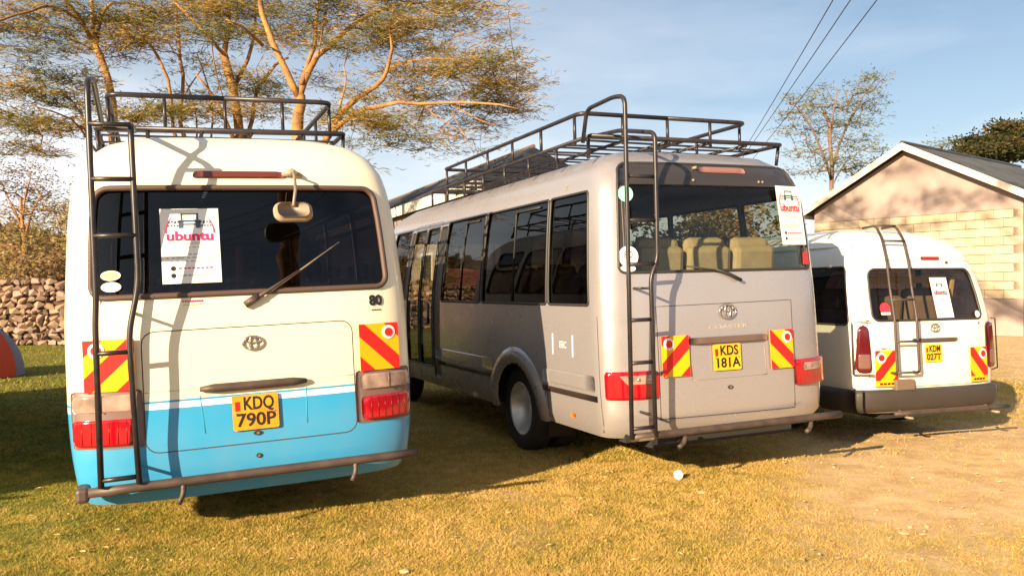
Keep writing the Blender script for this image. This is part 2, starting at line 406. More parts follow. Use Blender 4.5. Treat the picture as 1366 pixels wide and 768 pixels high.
def emblem(fr, w, h, parent, m=None):
    o, ex, ez, n = fr; mb = MB()
    def ell(cx, cz, a, b): return [o + ex * (cx + a * math.cos(t)) + ez * (cz + b * math.sin(t)) + n * .006 for t in [2 * math.pi * i / 24 for i in range(24)]]
    r = .0055
    mb.tube(ell(0, 0, w / 2, h / 2), r, 6, closed=True); mb.tube(ell(0, 0, w * .17, h / 2 * .93), r * .9, 6, closed=True); mb.tube(ell(0, h * .22, w * .36, h * .22), r * .9, 6, closed=True)
    return mb.build('emblem', m or M_chrome, parent, True)
def chevron(fr, w, h, parent, side, strip=False):
    """red and yellow reflective marker; stripes rise towards the centre of the vehicle; round reflector at the outer top corner"""
    p = plate('chevron_plate', fr, [rect(-w / 2, -h / 2, w / 2, h / 2)], .005, M_cyel, parent)
    sg = -side; z0 = -h / 2 + (h * .16 if strip else 0); polys = []; st = h * .31
    hb = h * .19; sl_ = .92 if not strip else 1.1
    for k in (-1, 0, 1):
        a = k * h * .80 + (h * .08 if strip else 0); q = [(-w, a - w * sl_ - hb), (w, a + w * sl_ - hb), (w, a + w * sl_ + hb), (-w, a - w * sl_ + hb)]
        q = [(x * sg, z) for x, z in q]
        if sg < 0: q = q[::-1]
        c = clip(q, (-w / 2, z0, w / 2, h / 2))
        if len(c) > 2: polys.append(c)
    plate('stripe', fr, polys, .0012, M_cred, p, .005)
    cx, cz = side * w * .24, h * .30; rr = h * .15
    plate('reflector_ring', fr, [disc(cx, cz, rr)], .004, M_white2, p, .006); plate('reflector', fr, [disc(cx, cz, rr * .62)], .004, M_cred, p, .010)
    if strip: plate('marking', fr, [rect(x - .016, -h / 2 + .014, x + .016, -h / 2 + .034) for x in (-.06, -.02, .02, .06)], .0015, M_ink, p, .005)
    return p
def number_plate(fr, w, h, a, b, parent, m):
    p = plate('number_plate', fr, [rect(-w / 2, -h / 2, w / 2, h / 2, .012)], .006, m, parent)
    text('lettering', a, h * .52, fr, M_ink, p, w * .07, h * .235, .002, .006, width=w * .66, bold=.0025)
    plate('screw', fr, [disc(x, z, .006, k=8) for x in (-w * .42, w * .42) for z in (-h * .02,)], .003, M_chrome, p, .006)
    text('lettering', b, h * .52, fr, M_ink, p, 0, -h * .23, .002, .006, width=w * .86, bold=.0025)
    plate('badge', fr, [rect(-w * .44, h * .05, -w * .33, h * .32)], .001, M_cred, p, .006)
    return p
def poster(fr, w, h, parent, ink):
    p = plate('poster', fr, [rect(-w / 2, -h / 2, w / 2, h / 2)], .0015, M_paper, parent)
    lf = .0015; zt = h / 2
    # minibus drawing: front view, with ribbons of small shapes either side and an arc round them
    cx, cz, s = 0, zt - h * .16, w * .19
    plate('car_drawing', fr, [rect(cx - s * .8, cz + s * .55, cx + s * .8, cz + s * .72), rect(cx - s * .8, cz + .05 * s, cx - s * .62, cz + s * .6), rect(cx + s * .62, cz + .05 * s, cx + s * .8, cz + s * .6), rect(cx - s, cz - s * .15, cx + s, cz + s * .05), rect(cx - s, cz - s * .75, cx - s * .55, cz - s * .1), rect(cx + s * .55, cz - s * .75, cx + s, cz - s * .1), rect(cx - s * .55, cz - s * .45, cx + s * .55, cz - s * .3)]
          + [rect(cx + sg * w * (.19 + .055 * i) - w * .02, cz - s * .2 - (i % 2) * s * .1, cx + sg * w * (.19 + .055 * i) + w * .02, cz - s * .05) for sg in (-1, 1) for i in range(4)]
          + [rect(cx + sg * w * (.21 + .05 * i) - w * .014, cz - s * .6, cx + sg * w * (.21 + .05 * i) + w * .014, cz - s * .42) for sg in (-1, 1) for i in range(4)], .0008, M_navy, p, lf)
    mb = MB(); o, ex, ez, n = fr
    for sg in (-1, 1):
        mb.tube([o + ex * (sg * w * (.41 - .10 * (t / 8) ** 2.2)) + ez * (zt - h * .33 + h * .21 * t / 8) + n * .003 for t in range(9)], [w * .014 * (1 - .7 * t / 8) for t in range(9)], 5)
    mb.build('arc', ink, p)['kind'] = 'stuff'
    text('title', 'ubuntu', h * .17, fr, ink, p, 0, zt - h * .375, .0012, lf, width=w * .80, bold=.003)
    text('subtitle', 'Executive', h * .05, fr, M_grey, p, 0, zt - h * .465, .001, lf, width=w * .34)
    rows = [(.52, .62), (.615, .78), (.66, .84), (.705, .7)]
    plate('small_print', fr, [rect(x, zt - h * (r + .006), min(x + w * q, w * wd2 / 2), zt - h * (r - .007)) for r, wd2 in rows for x, q in [(-w * wd2 / 2 + w * .085 * i, .06 + .018 * ((i * 7) % 3 - 1)) for i in range(int(wd2 / .085))]], .0008, M_grey, p, lf)['kind'] = 'stuff'
    for r, mm in ((.80, ink), (.895, M_grey)):
        plate('icon', fr, [disc(-w * .31, zt - h * r, w * .045, k=12)], .0009, M_ink, p, lf)
        plate('contact_line', fr, [rect(-w * .22 + w * .075 * i, zt - h * (r + .009), -w * .22 + w * (.075 * i + .055), zt - h * (r - .011)) for i in range(8)], .0008, mm, p, lf)
    return p
def tube_obj(name, pts, r, m, parent, n=8): return MB().tube(pts, r, n).build(name, m, parent, True)
def wheel(parent, x, y, z, r, w, side, dual=False):
    t = MB(); h = w / 2
    prof = [(-h * .85, r * .62), (-h, r * .70), (-h, r * .90), (-h * .75, r * .985), (0, r), (h * .75, r * .985), (h, r * .90), (h, r * .70), (h * .85, r * .62)]
    t.lathe(prof, (x, y, z), n=40)
    if dual: t.lathe(prof, (x - side * (w + .05), y, z), n=40)
    o = t.build('wheel', M_tyre, parent, True)
    d = -.12 if dual else -.03
    rm = MB().lathe([(h * .86, r * .63), (h * .92, r * .61), (h * .8, r * .575), (h * .35, r * .565), (h * .25, r * .53), (d * .6, r * .515), (d, r * .47), (d - .025, r * .44), (d - .02, r * .30), (d + .05, r * .24), (d + .095, r * .16), (d + .10, 0.0)], (x, y, z), n=40, sgn=side)
    ro = rm.build('rim', M_rim, o, True)
    nb = MB()
    for i in range(6):
        a = i * math.pi / 3 + .3; c = (x + side * (d + .02), y + r * .27 * math.cos(a), z + r * .27 * math.sin(a)); nb.box(c, (.03, .03, .03), bev=.006)
        for q in range(1): pass
    nb.build('wheel_nut', M_bracket, o)['kind'] = 'stuff'
    hh = MB()
    for i in range(8):
        a = i * math.pi / 4; hh.tube([(x + side * (d - .03), y + r * .385 * math.cos(a), z + r * .385 * math.sin(a)), (x + side * (d - .014), y + r * .385 * math.cos(a), z + r * .385 * math.sin(a))], .022, 10)
    hh.build('hand_hole', M_under, o)['kind'] = 'stuff'
    return o
def underbody(parent, hw, y0, y1, z0, z1):
    MB().box((0, (y0 + y1) / 2, (z0 + z1) / 2), (hw * 2, y1 - y0, z1 - z0)).build('underbody', M_under, parent)
    MB().box((0, y0 + .05, (z0 + z1) / 2 + .03), (hw * 2 + .44, .10, z1 - z0 - .06)).build('rear_valance', M_under, parent)
def mudflaps(parent, x, y, z1):
    for sg in (-1, 1): MB().box((sg * (x - .06), y + .06, z1 / 2 + .12), (.24, .015, z1 - .16), Matrix.Rotation(R(4), 3, 'X')).build('mudflap', M_tyre, parent)
    MB().tube(bend([(-.35, 2.6, .38), (-.35, .8, .36), (-.40, .12, .34)], .1), .032, 10).build('exhaust_pipe', M_bar, parent, True)
    MB().tube([(-.80, y + .4, .40), (.80, y + .4, .40)], .055, 8).build('axle', M_under, parent, True)
def seat_row(parent, xs, y, z0, w, m=None):
    for x in xs:
        mb = MB(); mb.box((x, y, z0 + .34), (w * .94, .13, .66), Matrix.Rotation(R(6), 3, 'X'), bev=.05); mb.box((x, y + .27, z0 + .02), (w * .94, .45, .12), bev=.04)
        mb.box((x, y + .02, z0 + .66), (w * .90, .12, .16), bev=.06)
        mb.build('seat', m or M_seat, parent)
def win(k, u0, u1, z0, z1, Rr=.05): return dict(k=k, u0=u0, u1=u1, z0=z0, z1=z1, R=Rr)
def seam(s, kind, pts, parent, name='panel_gap', r=.0034, m=None, off=-.001):
    out = []
    for (a, b) in zip(pts[:-1], pts[1:]):
        k = max(1, int(math.dist(a, b) / .06))
        out += [(a[0] + (b[0] - a[0]) * i / k, a[1] + (b[1] - a[1]) * i / k) for i in range(k)]
    out.append(pts[-1])
    P = [s.P(kind, (x / s.w(z) if kind == 'r' else x), z, off) for x, z in out]
    return tube_obj(name, P, r, m or mat('gap_shadow', (.07, .05, .04), .8), parent, 5)
def rrpath(x0, z0, x1, z1, r, top=None, k=4):
    c = [(x0 + r, z0 + r, 180), (x1 - r, z0 + r, 270), (x1 - r, z1 - r, 0), (x0 + r, z1 - r, 90)]; out = []
    for cx, cz, a0 in c: out += [(cx + r * math.cos(R(a0 + 90 * i / k)), cz + r * math.sin(R(a0 + 90 * i / k))) for i in range(k + 1)]
    return out + [out[0]]
def roof_rack(parent, hx, hu, y0, y1, z, hr, yu0, yu1, r=.017, legs=.14, nslat=22, xs=0.):
    # outer deck frame is the rack itself
    fr = bend([(xs - hx, y0 + .001, z), (xs - hx, y1, z), (xs + hx, y1, z), (xs + hx, y0, z), (xs - hx, y0, z)], .05, 3)
    o = MB().tube(fr, r, 8).build('roof_rack', M_steel, parent, True)
    ring = bend([(0, yu0, z + hr), (-hu, yu0, z + hr), (-hu, yu1, z + hr), (hu, yu1, z + hr), (hu, yu0, z + hr), (0, yu0, z + hr)], .10, 5)
    tube_obj('rail', ring, r * 1.1, M_steel, o)
    n = max(3, int((yu1 - yu0) / .62)); 
    for i in range(n + 1):
        y = yu0 + .1 + (yu1 - yu0 - .2) * i / n
        for sg in (-1, 1): tube_obj('post', [(sg * hu, y, z), (sg * hu, y, z + hr)], r * .8, M_steel, o, 6)
    for x in (-.5, 0, .5):
        for y in (yu0, yu1): tube_obj('post', [(x * hu * 1.05, y, z), (x * hu * 1.05, y, z + hr)], r * .8, M_steel, o, 6)
    sm = None
    for i in range(nslat):
        y = y0 + (y1 - y0) * (i + .5) / nslat
        if sm is None:
            s0 = MB().box((0, 0, 0), (hx * 2 - .03, .034, .012)).build('slat', M_steel, o); sm = s0.data
        else:
            s0 = bpy.data.objects.new('slat', sm); COL.objects.link(s0); s0.parent = o
        s0.location = (xs, y, z + .004); s0.rotation_euler = (0, 0, (.05 if i % 2 else -.03))
    for x in (-hx * .62, -hx * .2, hx * .2, hx * .62): tube_obj('bearer', [(x, y0, z - .02), (x, y1, z - .02)], r * .8, M_steel, o, 6)
    k = max(3, int((y1 - y0) / .55))
    for i in range(k + 1):
        y = y0 + .05 + (y1 - y0 - .1) * i / k
        for sg in (-1, 1): tube_obj('foot', [(xs + sg * hx, y, z), (xs * .5 + sg * hx * .985, y, z - legs)], r * .85, M_steel, o, 6)
    return o

# ------------------------------------------------------------------ vehicle 1: cream and blue minibus
def side_windows(s, parent, wins, gm):
    for w in wins:
        g = s.pane(w, gm, parent, 'side_window', nu=6); s.gasket(w, M_rubber, g, .010, 'window_frame')
def build_blue_bus():
    t = empty('minibus', 'cream and sky-blue minibus with dark rear window, nearest the camera on the left', 'minibus', (-1.4948, 5.0344, 0), (0, -.0472, .3968), 'minibuses parked side by side')
    s = Shell([(.27, .935), (.38, .98), (.60, 1.005), (.85, 1.015), (1.25, 1.012), (1.5, 1.0), (1.85, .98), (2.1, .95), (2.2, .92), (2.3, .86), (2.38, .765), (2.435, .63), (2.475, .42), (2.495, .2), (2.50, .02)],
              [(.27, .05), (.38, .0), (.55, -.01), (.9, .012), (1.25, .02), (1.45, .04), (1.8, .10), (2.1, .165), (2.22, .20), (2.32, .26), (2.39, .34), (2.43, .44), (2.46, .62), (2.48, .95), (2.50, 1.6)],
              [(.27, .05), (.5, 0), (1.2, .03), (1.9, .32), (2.2, .6), (2.42, 1.), (2.50, 1.8)], 6.9)
    rw = win('r', -.855, .855, 1.447, 2.085, .075); ws = win('f', -.8, .8, 1.35, 2.05, .08)
    sd = [win(k, a, b, 1.40, 2.06, .06) for k in 'LR' for a, b in ((.42, 1.5), (1.58, 2.75), (2.83, 4.0), (4.08, 5.1), (5.25, 6.1))]
    arch = [dict(k=k, u0=a, u1=a + .96, z0=.27, z1=.93, zc=.45) for k in 'LR' for a in (1.47, 5.2)]
    s.mesh([rw, ws] + sd, arch, t, M_cream)
    g = s.pane(rw, G_dark, t, 'rear_window', nu=18, nv=6); s.gasket(rw, M_rubber, g, .019)
    g = s.pane(ws, G_dark, t, 'windscreen', nu=10); s.gasket(ws, M_rubber, g, .012)
    side_windows(s, t, sd, G_dark)
    underbody(t, .66, .16, 6.7, .29, .62)
    MB().box((0, 3.4, .70), (1.84, 6.2, .04)).build('floor', M_lining, t)
    mudflaps(t, .82, 1.44, .5)
    for y in (1.0, 1.9, 2.8, 3.7, 4.6): seat_row(t, (-.68, -.22, .5), y, .75, .42, M_lining)
    for sg in (-1, 1):
        for y in (1.95, 5.68): wheel(t, sg * .86, y, .385, .385, .22, sg, y < 3)
    # tail gate: a raised panel with its gap, plate recess and handle bar
    seam(s, 'r', rrpath(-.605, .555, .605, 1.245, .07), t, 'tailgate_gap')
    seam(s, 'r', [(-.60, .90), (.60, .905)], t, 'panel_crease', .003, mat('crease', (.55, .50, .38), .6))
    seam(s, 'r', [(-.305, .86), (-.285, .64)], t, 'recess_edge', .0035, mat('crease_blue', (.02, .25, .40), .5)); seam(s, 'r', [(.305, .855), (.30, .64)], t, 'recess_edge', .0035, MATS['crease_blue'])
    hb = MB(); hb.tube([s.X(x, .897 - .0 * x, .022) for x in np.linspace(-.305, .305, 9)], [.014] + [.026] * 7 + [.014], 8); hb.build('tailgate_handle', M_bar, t, True)
    number_plate(s.frame(0, .738, .012), .262, .205, 'KDQ', '790P', t, M_plateor)
    emblem(s.frame(.004, 1.146, .004), .118, .082, t)
    text('fleet_number', '80', .088, s.frame(.77, 1.358, .002), M_ink, t, bold=.004)
    plate('small_lettering', s.frame(.77, 1.30, .001), [rect(-.03 + .017 * i, -.004, -.018 + .017 * i, .004) for i in range(4)], .001, M_ink, t)['kind'] = 'stuff'
    text('small_lettering', '27', .03, s.frame(-.815, 1.422, .002), M_ink, t)
    fr = s.frame(-.32, 1.402, .002)
    plate('dealer_lettering', fr, [rect(-.055 + .013 * i, .004, -.046 + .013 * i, .014) for i in range(9)], .001, M_red, t)
    plate('dealer_lettering', fr, [rect(-.052, -.014, -.018, -.011), rect(-.01, -.014, .055, -.009)], .001, mat('gold_ink', (.45, .30, .1), .5), t)
    for z in (.612, .478):
        MB().box((0, 0, 0), (.001, .001, .001))
        fr = s.frame(.008, z, .0); k = plate('lock', fr, [disc(0, 0, .026 if z > .5 else .016, .014, 16)], .006, M_black, t)
        plate('lock_barrel', fr, [disc(0, 0, .009, .008, 12)], .003, M_chrome, k, .006)
    for sg in (-1, 1):
        chevron(s.frame(sg * .772, 1.068, .014), .272, .292, t, sg)
        h = s.slab('r', sg * .985 if sg < 0 else .605, sg * .985 if sg < 0 else .612, -.605 if sg < 0 else .985, -.612 if sg < 0 else .985, .600, .925, .012, mat('lamp_housing', (.16, .10, .085), .5), t, 'tail_light', .02, 14)
        a, b = (-.975, -.635) if sg < 0 else (.635, .975)
        s.slab('r', a, a, b, b, .618, .765, .030, M_red, h, 'red_lens', .03, 14)
        s.slab('r', a, a, b, b, .800, .905, .028, M_clear, h, 'clear_lens', .03, 14)
        for q in np.linspace(a + .06, b - .06, 6): tube_obj('lens_rib', [s.X(q, .63, .0305), s.X(q, .755, .0305)], .0022, mat('lens_rib_red', (.20, .002, .006), .3), h, 4)
        tube_obj('lens_rib', [s.X(a + (b - a) * (.5 + .04 * sg), .803, .029), s.X(a + (b - a) * (.5 + .04 * sg), .902, .029)], .004, mat('lens_rib_brown', (.16, .10, .08), .4), h, 4)
    # wiper, brake light, mirror on its arm
    wp = [s.X(x, z, .03) for x, z in ((0, 1.385), (.12, 1.455), (.30, 1.565))]
    w = MB().tube(wp, [.016, .012, .006], 6).build('wiper', M_bar, t, True)
    MB().tube([s.X(x, z, o) for x, z, o in ((.10, 1.43, .02), (.32, 1.575, .012), (.56, 1.735, .012))], [.007, .007, .004], 6).build('wiper_blade', M_bracket, w, True)
    MB().tube([s.X(-.03, 1.37, .015), s.X(.05, 1.42, .028)], .022, 8).build('wiper_cap', M_bar, w, True)
    s.slab('r', -.285, -.275, .265, .255, 2.145, 2.185, .022, M_redglow, t, 'brake_light', .018, 12)
    mb = MB(); c = s.X(.255, 1.875, .25)
    ar = MB().tube([s.X(.30, 2.17, .01), s.X(.30, 2.15, .10), s.X(.28, 2.0, .22), c + Vector((0, 0, .02))], .010, 8).build('mirror_arm', M_bracket, t, True)
    MB().tube([s.X(.24, 2.165, .012), s.X(.30, 2.175, .03), s.X(.36, 2.155, .012)], [.012, .026, .012], 8).build('mirror_bracket', M_mirror, ar, True)
    v = []; f = []; rot = Matrix.Rotation(R(-32), 3, 'X')
    q = rect(-.115, -.065, .115, .065, .05, 6); mm = MB(); k = len(q)
    layers = [(.0, .80), (.012, .97), (.03, 1.0), (.045, .93), (.055, .7)]
    for d, sc_ in layers: v += [c + rot @ Vector((x * sc_, d, z * sc_)) for x, z in q]
    for j in range(len(layers) - 1): f += [(j * k + i, j * k + (i + 1) % k, (j + 1) * k + (i + 1) % k, (j + 1) * k + i) for i in range(k)]
    f += [tuple(range(k)), tuple((len(layers) - 1) * k + i for i in range(k))]
    new_obj('mirror', v, f, M_mirror, ar, True)
    # bumper tube with tow hooks
    bar = [(x, -.095, .395) for x in np.linspace(-.90, .955, 9)]
    b = tube_obj('bumper_bar', bar, [.027] * 9, M_bar, t, 10)
    for x, d in ((.56, -.10), (-.42, -.10)): tube_obj('bracket', bend([(x, -.10, .40), (x, -.11, .33), (x - .03, -.13, .28)], .03), .015, M_bar, b)
    MB().box((-.93, -.04, .385), (.07, .16, .08), bev=.02).build('end_cap', M_bar, b)
    # ladder
    L0, L1 = -.835, -.635
    ld = tube_obj('ladder', bend([(L0, -.125, .42), (L0 + .01, -.125, 1.30), (L0 + .02, -.125, 1.45), (-.808, -.11, 2.64), (-.80, .30, 2.74), (-.80, 1.15, 2.60)], .10), .0165, M_steel, t)
    tube_obj('pole', bend([(-.645, -.125, .42), (-.662, -.125, 1.25), (-.60, -.125, 1.52), (-.602, -.11, 2.40), (-.60, .35, 2.47), (-.60, 1.15, 2.59)], .09), .0165, M_steel, ld)
    for z in (.46, 1.15, 1.79, 2.10, 2.40):
        x0 = L0 + .02 if z > 1.3 else L0; x1 = -.60 if z > 1.5 else -.66
        yy = -.125 if z < 2 else -.12
        tube_obj('rung', [(x0, yy, z), (x1, yy, z)], .014, M_steel, ld)
    for z, x in ((1.36, -.64), (.50, -.65)):
        q = s.X(x, z, 0); tube_obj('bracket', [(x, -.125, z), (q.x, q.y + .02, z - .0)], .010, M_steel, ld, 6)
    roof_rack(t, .84, .77, 1.10, 5.9, 2.60, .25, 1.20, 5.6, nslat=20, legs=.22)
    # poster and stickers on the rear glass
    fr = s.frame(-.313, 1.735, .004); poster(fr, .325, .450, t, M_pink)
    for z, m in ((1.575, M_lime), (1.510, M_teal)):
        st = plate('sticker', s.frame(-.747, z, .004), [disc(0, 0, .054, .029, 24)], .001, M_white2, t); plate('print', s.frame(-.747, z, .004), [disc(0, 0, .046, .022, 24)], .0008, m, st, .0011)
    return t
def build_silver_bus():
    t = empty('minibus', 'silver-beige minibus with plate KDS 181A and seats seen through its rear window', 'minibus', (1.7078, 6.4041, 0), (0, -.0305, .4073), 'minibuses parked side by side')
    s = Shell([(.40, .985), (.48, 1.02), (.8, 1.04), (1.4, 1.035), (1.9, 1.01), (2.2, .98), (2.36, .945), (2.46, .88), (2.54, .76), (2.60, .55), (2.63, .3), (2.64, .02)],
              [(.40, .09), (.5, .03), (.7, .035), (1.3, .065), (1.45, .075), (2.0, .12), (2.25, .16), (2.40, .22), (2.50, .32), (2.57, .47), (2.61, .75), (2.64, 1.3)],
              [(.40, .05), (.5, 0), (1.2, .03), (1.9, .32), (2.3, .6), (2.52, 1.), (2.64, 1.8)], 6.95)
    rw = win('r', -.865, .885, 1.615, 2.445, .05); ws = win('f', -.8, .8, 1.35, 2.15, .08)
    sL = [win('L', a, b, 1.38, 2.245, .035) for a, b in ((.34, 1.045), (1.085, 2.58), (2.64, 3.86), (5.42, 6.2))] + [win('L', 4.18, 4.66, .62, 2.22, .04), win('L', 4.72, 5.2, .62, 2.22, .04)]
    sR = [win('R', a, b, 1.38, 2.22, .035) for a, b in ((.36, 1.045), (1.12, 2.3), (2.37, 3.55), (3.62, 4.8), (5.0, 6.1))]
    arch = [dict(k=k, u0=a, u1=a + .98, z0=.40, z1=.84, zc=.40) for k in 'LR' for a in (1.28, 5.35)]
    s.mesh([rw, ws] + sL + sR, arch, t, M_silver)
    g = s.pane(rw, G_mid, t, 'rear_window', nu=18, nv=6); s.gasket(rw, M_black, g, .012)
    s.slab('r', -.86 * s.w(2.27), -.86 * s.w(2.44), .88 * s.w(2.27), .88 * s.w(2.44), 2.275, 2.443, .002, mat('black_glass_band', (.035, .03, .03), .12, coat=.6), g, 'header_band', .03, 18, base=0)
    for a, b in ((-.862, -.79), (.83, .882)): s.slab('r', a * s.w(1.63), a * s.w(2.27), b * s.w(1.63), b * s.w(2.27), 1.63, 2.272, .001, MATS['black_glass_band'], g, 'edge_band', .01, 5)
    g = s.pane(ws, G_mid, t, 'windscreen', nu=10)
    for w in sL:
        gl = s.pane(w, G_side if w['z0'] > 1 else G_mid, t, 'side_window' if w['z0'] > 1 else 'door_pane', nu=6); s.gasket(w, M_black, gl, .011, 'window_frame')
        if w['u1'] - w['u0'] > 1.1:
            y = (w['u0'] + w['u1']) / 2; seg = [s.P('L', y + dy, z, -.004) for dy, z in ((-.55 if w['u0'] < 2 else -.4, 2.20), (.0, 2.20), (.0, 1.40))]
            tube_obj('sliding_frame', bend(seg, .03), .010, M_black, gl, 6)
    for w in sR: gl = s.pane(w, G_mid, t, 'side_window', nu=6); s.gasket(w, M_black, gl, .011, 'window_frame')
    for a, b in ((1.045, 1.085), (2.58, 2.64)): s.slab('L', a, a, b, b, 1.39, 2.24, .003, mat('pillar_grey', (.05, .045, .045), .3), t, 'window_pillar', .005, 2)
    s.slab('L', 3.90, 3.90, 4.14, 4.14, .50, 2.22, .004, M_black, t, 'door_pillar', .01, 3)
    s.slab('L', 5.26, 5.26, 5.38, 5.38, 1.38, 2.22, .004, M_black, t, 'door_pillar', .01, 3)
    seam(s, 'L', [(4.15, .46), (4.15, 2.28), (5.25, 2.28), (5.25, .46)], t, 'door_gap'); seam(s, 'L', [(4.69, .46), (4.69, 2.27)], t, 'door_gap')
    tube_obj('grab_handle', [s.P('L', 4.24, 1.35, .03), s.P('L', 4.24, 1.12, .03)], .013, M_black, t)
    underbody(t, .66, .14, 6.7, .31, .62)
    MB().box((0, 3.4, .86), (1.90, 6.3, .05)).build('floor', M_lining, t)
    mudflaps(t, .80, 1.42, .52)
    seat_row(t, (-.70, -.25, .22, .68), .62, 1.16, .45)
    for y in (1.55, 2.4, 3.25, 4.1): seat_row(t, (-.70, -.27, .62), y, .98, .43)
    MB().box((0, 3.2, 2.50), (1.2, 4.8, .02)).build('ceiling_panel', M_lining, t)
    tube_obj('grab_pole', [(-.35, 3.9, .88), (-.35, 3.9, 2.5)], .018, M_cyel, t)
    for sg in (-1, 1):
        for y in (1.93, 5.84): wheel(t, sg * .84, y, .405, .39, .20, sg, y < 3)
    # wheel arch flares and the dark belt strip
    for a in (1.28, 5.35):
        V = []; F = []; c = a + .49; nn = 16
        for i in range(nn + 1):
            an = math.pi * i / nn
            for rr, off in ((.475, .006), (.49, .034), (.60, .036), (.635, .002)):
                V.append(s.P('L', c + rr * math.cos(an),   .40 + rr * math.sin(an) * .93, off))
        for i in range(nn): F += [(i * 4 + j, i * 4 + j + 1, i * 4 + 5 + j, i * 4 + 4 + j) for j in range(3)]
        new_obj('wheel_arch', V, F, M_silver, t, True)
        MB().box((-.66, c, .62), (.46, 1.2, .55)).build('wheel_well', M_under, t) if False else None
    for a, b in ((.28, 1.22), (2.30, 4.1)): s.slab('L', a, a, b, b, .662, .708, .007, mat('belt_strip', (.03, .018, .016), .5), t, 'belt_strip', .004, 4, 3)
    for a, b in ((.30, 1.20), (2.30, 4.08)): s.slab('L', a, a, b, b, .735, .855, .012, M_silver, t, 'rub_rail', .03, 6)
    seam(s, 'L', [(.24, .44), (.24, 1.30)], t); seam(s, 'L', [(1.14, .44), (1.14, .66)], t)
    s.slab('L', .66, .66, .74, .74, .50, .535, .008, M_orange, t, 'side_marker', .008, 2, 3)
    fr = s.frame(.80, 1.06, .002, 'L'); plate('fuel_flap_frame', fr, [rect(-.19, -.085, -.175, .085), rect(.16, -.085, .175, .085)], .002, M_white2, t)
    text('lettering', 'EEC', .075, fr, M_white2, t, 0, 0, .001); 
    text('lettering', 'GL', .06, s.frame(.75, 2.31, .003, 'L'), mat('faded_badge', (.38, .34, .28), .4), t)
    seam(s, 'r', [(-.632, .53), (-.628, 1.36), (.64, 1.37), (.62, .53)], t, 'tailgate_gap'); seam(s, 'r', [(-.632, .535), (.62, .52)], t, 'tailgate_gap')
    seam(s, 'L', [(.10, .98), (.10, 2.2)], t, 'corner_gap', .003, mat('corner_shade', (.25, .21, .17), .5))
    for x in (-.34, .335): seam(s, 'r', [(x, 1.02), (x * 1.03, .80)], t, 'recess_edge', .004, MATS['corner_shade'])
    seam(s, 'r', [(-.35, .80), (.345, .80)], t, 'recess_edge', .003, MATS['corner_shade'])
    s.slab('r', -.365, -.365, .36, .36, 1.065, 1.115, .034, mat('handle_brown', (.13, .085, .07), .45), t, 'tailgate_handle', .018, 10)
    number_plate(s.frame(-.036, .958, .012), .252, .197, 'KDS', '181A', t, M_yellow)
    emblem(s.frame(-.003, 1.302, .006), .150, .112, t)
    text('lettering', 'COASTER', .042, s.frame(-.0, 1.185, .001), mat('faded_badge2', (.44, .36, .31), .4), t, width=.36)
    fr = s.frame(-.01, .727, 0); k = plate('lock', fr, [disc(0, 0, .024, .015, 16)], .006, M_black, t); plate('lock_barrel', fr, [disc(0, 0, .011, .009, 12)], .003, M_chrome, k, .006)
    seam(s, 'r', [(-.03, .44), (-.03, .52)], t, 'panel_crease', .003, MATS['corner_shade']); seam(s, 'r', [(.03, .44), (.03, .52)], t, 'panel_crease', .003, MATS['corner_shade'])
    for sg in (-1, 1):
        chevron(s.frame(sg * .495, .990, .014), .232, .300, t, sg)
        a, b = (-1.035, -.640) if sg < 0 else (.625, 1.03)
        hh = s.slab('r', a, a, b, b, .690, .895, .026, M_red, t, 'tail_light', .03, 18)
        if sg < 0: s.slab('r', -.90, -.965, -.672, -.672, .795, .872, .031, M_clear, hh, 'clear_lens', .02, 8)
        else: s.slab('r', .690, .690, .93, .975, .80, .872, .031, M_clear, hh, 'clear_lens', .02, 8)
        for q in (.72, .80): s.slab('r', sg * q - .018, sg * q - .018, sg * q + .018, sg * q + .018, .815, .852, .034, M_chrome, hh, 'bulb', .012, 4, 4)
    # wiper
    w = MB().tube([s.X(.13, 1.535, .03), s.X(.02, 1.585, .035), s.X(-.10, 1.625, .025)], [.014, .012, .006], 6).build('wiper', M_black, t, True)
    MB().tube([s.X(-.34, 1.652, .012), s.X(.02, 1.60, .02)], .008, 6).build('wiper_blade', M_black, w, True)
    s.slab('r', -.13, -.13, .32, .32, 2.375, 2.415, .022, mat('brake_light_dark', (.25, .12, .11), .3, coat=.4), t, 'brake_light', .015, 8)
    MB().tube([s.X(-.17, 2.41, .0), s.X(-.15, 2.40, .03)], .014, 6).build('washer_nozzle', M_bracket, t, True)
    for x in (.43, .47, -.2): MB().tube([s.X(x, 2.31, 0), s.X(x, 2.31, .012)], .012, 8).build('fixing', M_bracket, t, True)
    # bumper tube
    b = tube_obj('bumper_bar', [(x, -.10, .455) for x in np.linspace(-.98, .945, 9)], [.028] * 9, M_bar, t, 10)
    for x in (-.55, .62): tube_obj('bracket', bend([(x + .04, -.04, .46), (x + .03, -.10, .42), (x - .01, -.12, .37), (x - .06, -.14, .36)], .03), .017, M_bar, b)
    MB().box((-.86, -.10, .45), (.14, .05, .05), bev=.015).build('foot_plate', M_bracket, b)
    # ladder with the hoop over the roof edge
    xL, xR = -.975, -.79
    ld = tube_obj('ladder', bend([(xL - .01, -.12, .45), (xL, -.12, 1.7), (xL - .005, -.14, 2.84), (xL + .0, .02, 2.87), (xL, .42, 2.86), (xL, .50, 2.62)], .07), .0165, M_steel, t)
    tube_obj('pole', bend([(xR, -.12, .45), (xR - .005, -.12, 1.58), (-.735, -.12, 1.70), (-.735, -.13, 2.60), (-.735, .35, 2.70), (-.735, 1.0, 2.74)], .06), .0165, M_steel, ld)
    for z in (.52, .98, 1.28, 1.67, 1.98, 2.29):
        tube_obj('rung', [(xL, -.12, z), (-.735 if z > 1.65 else xR, -.12, z)], .014, M_steel, ld)
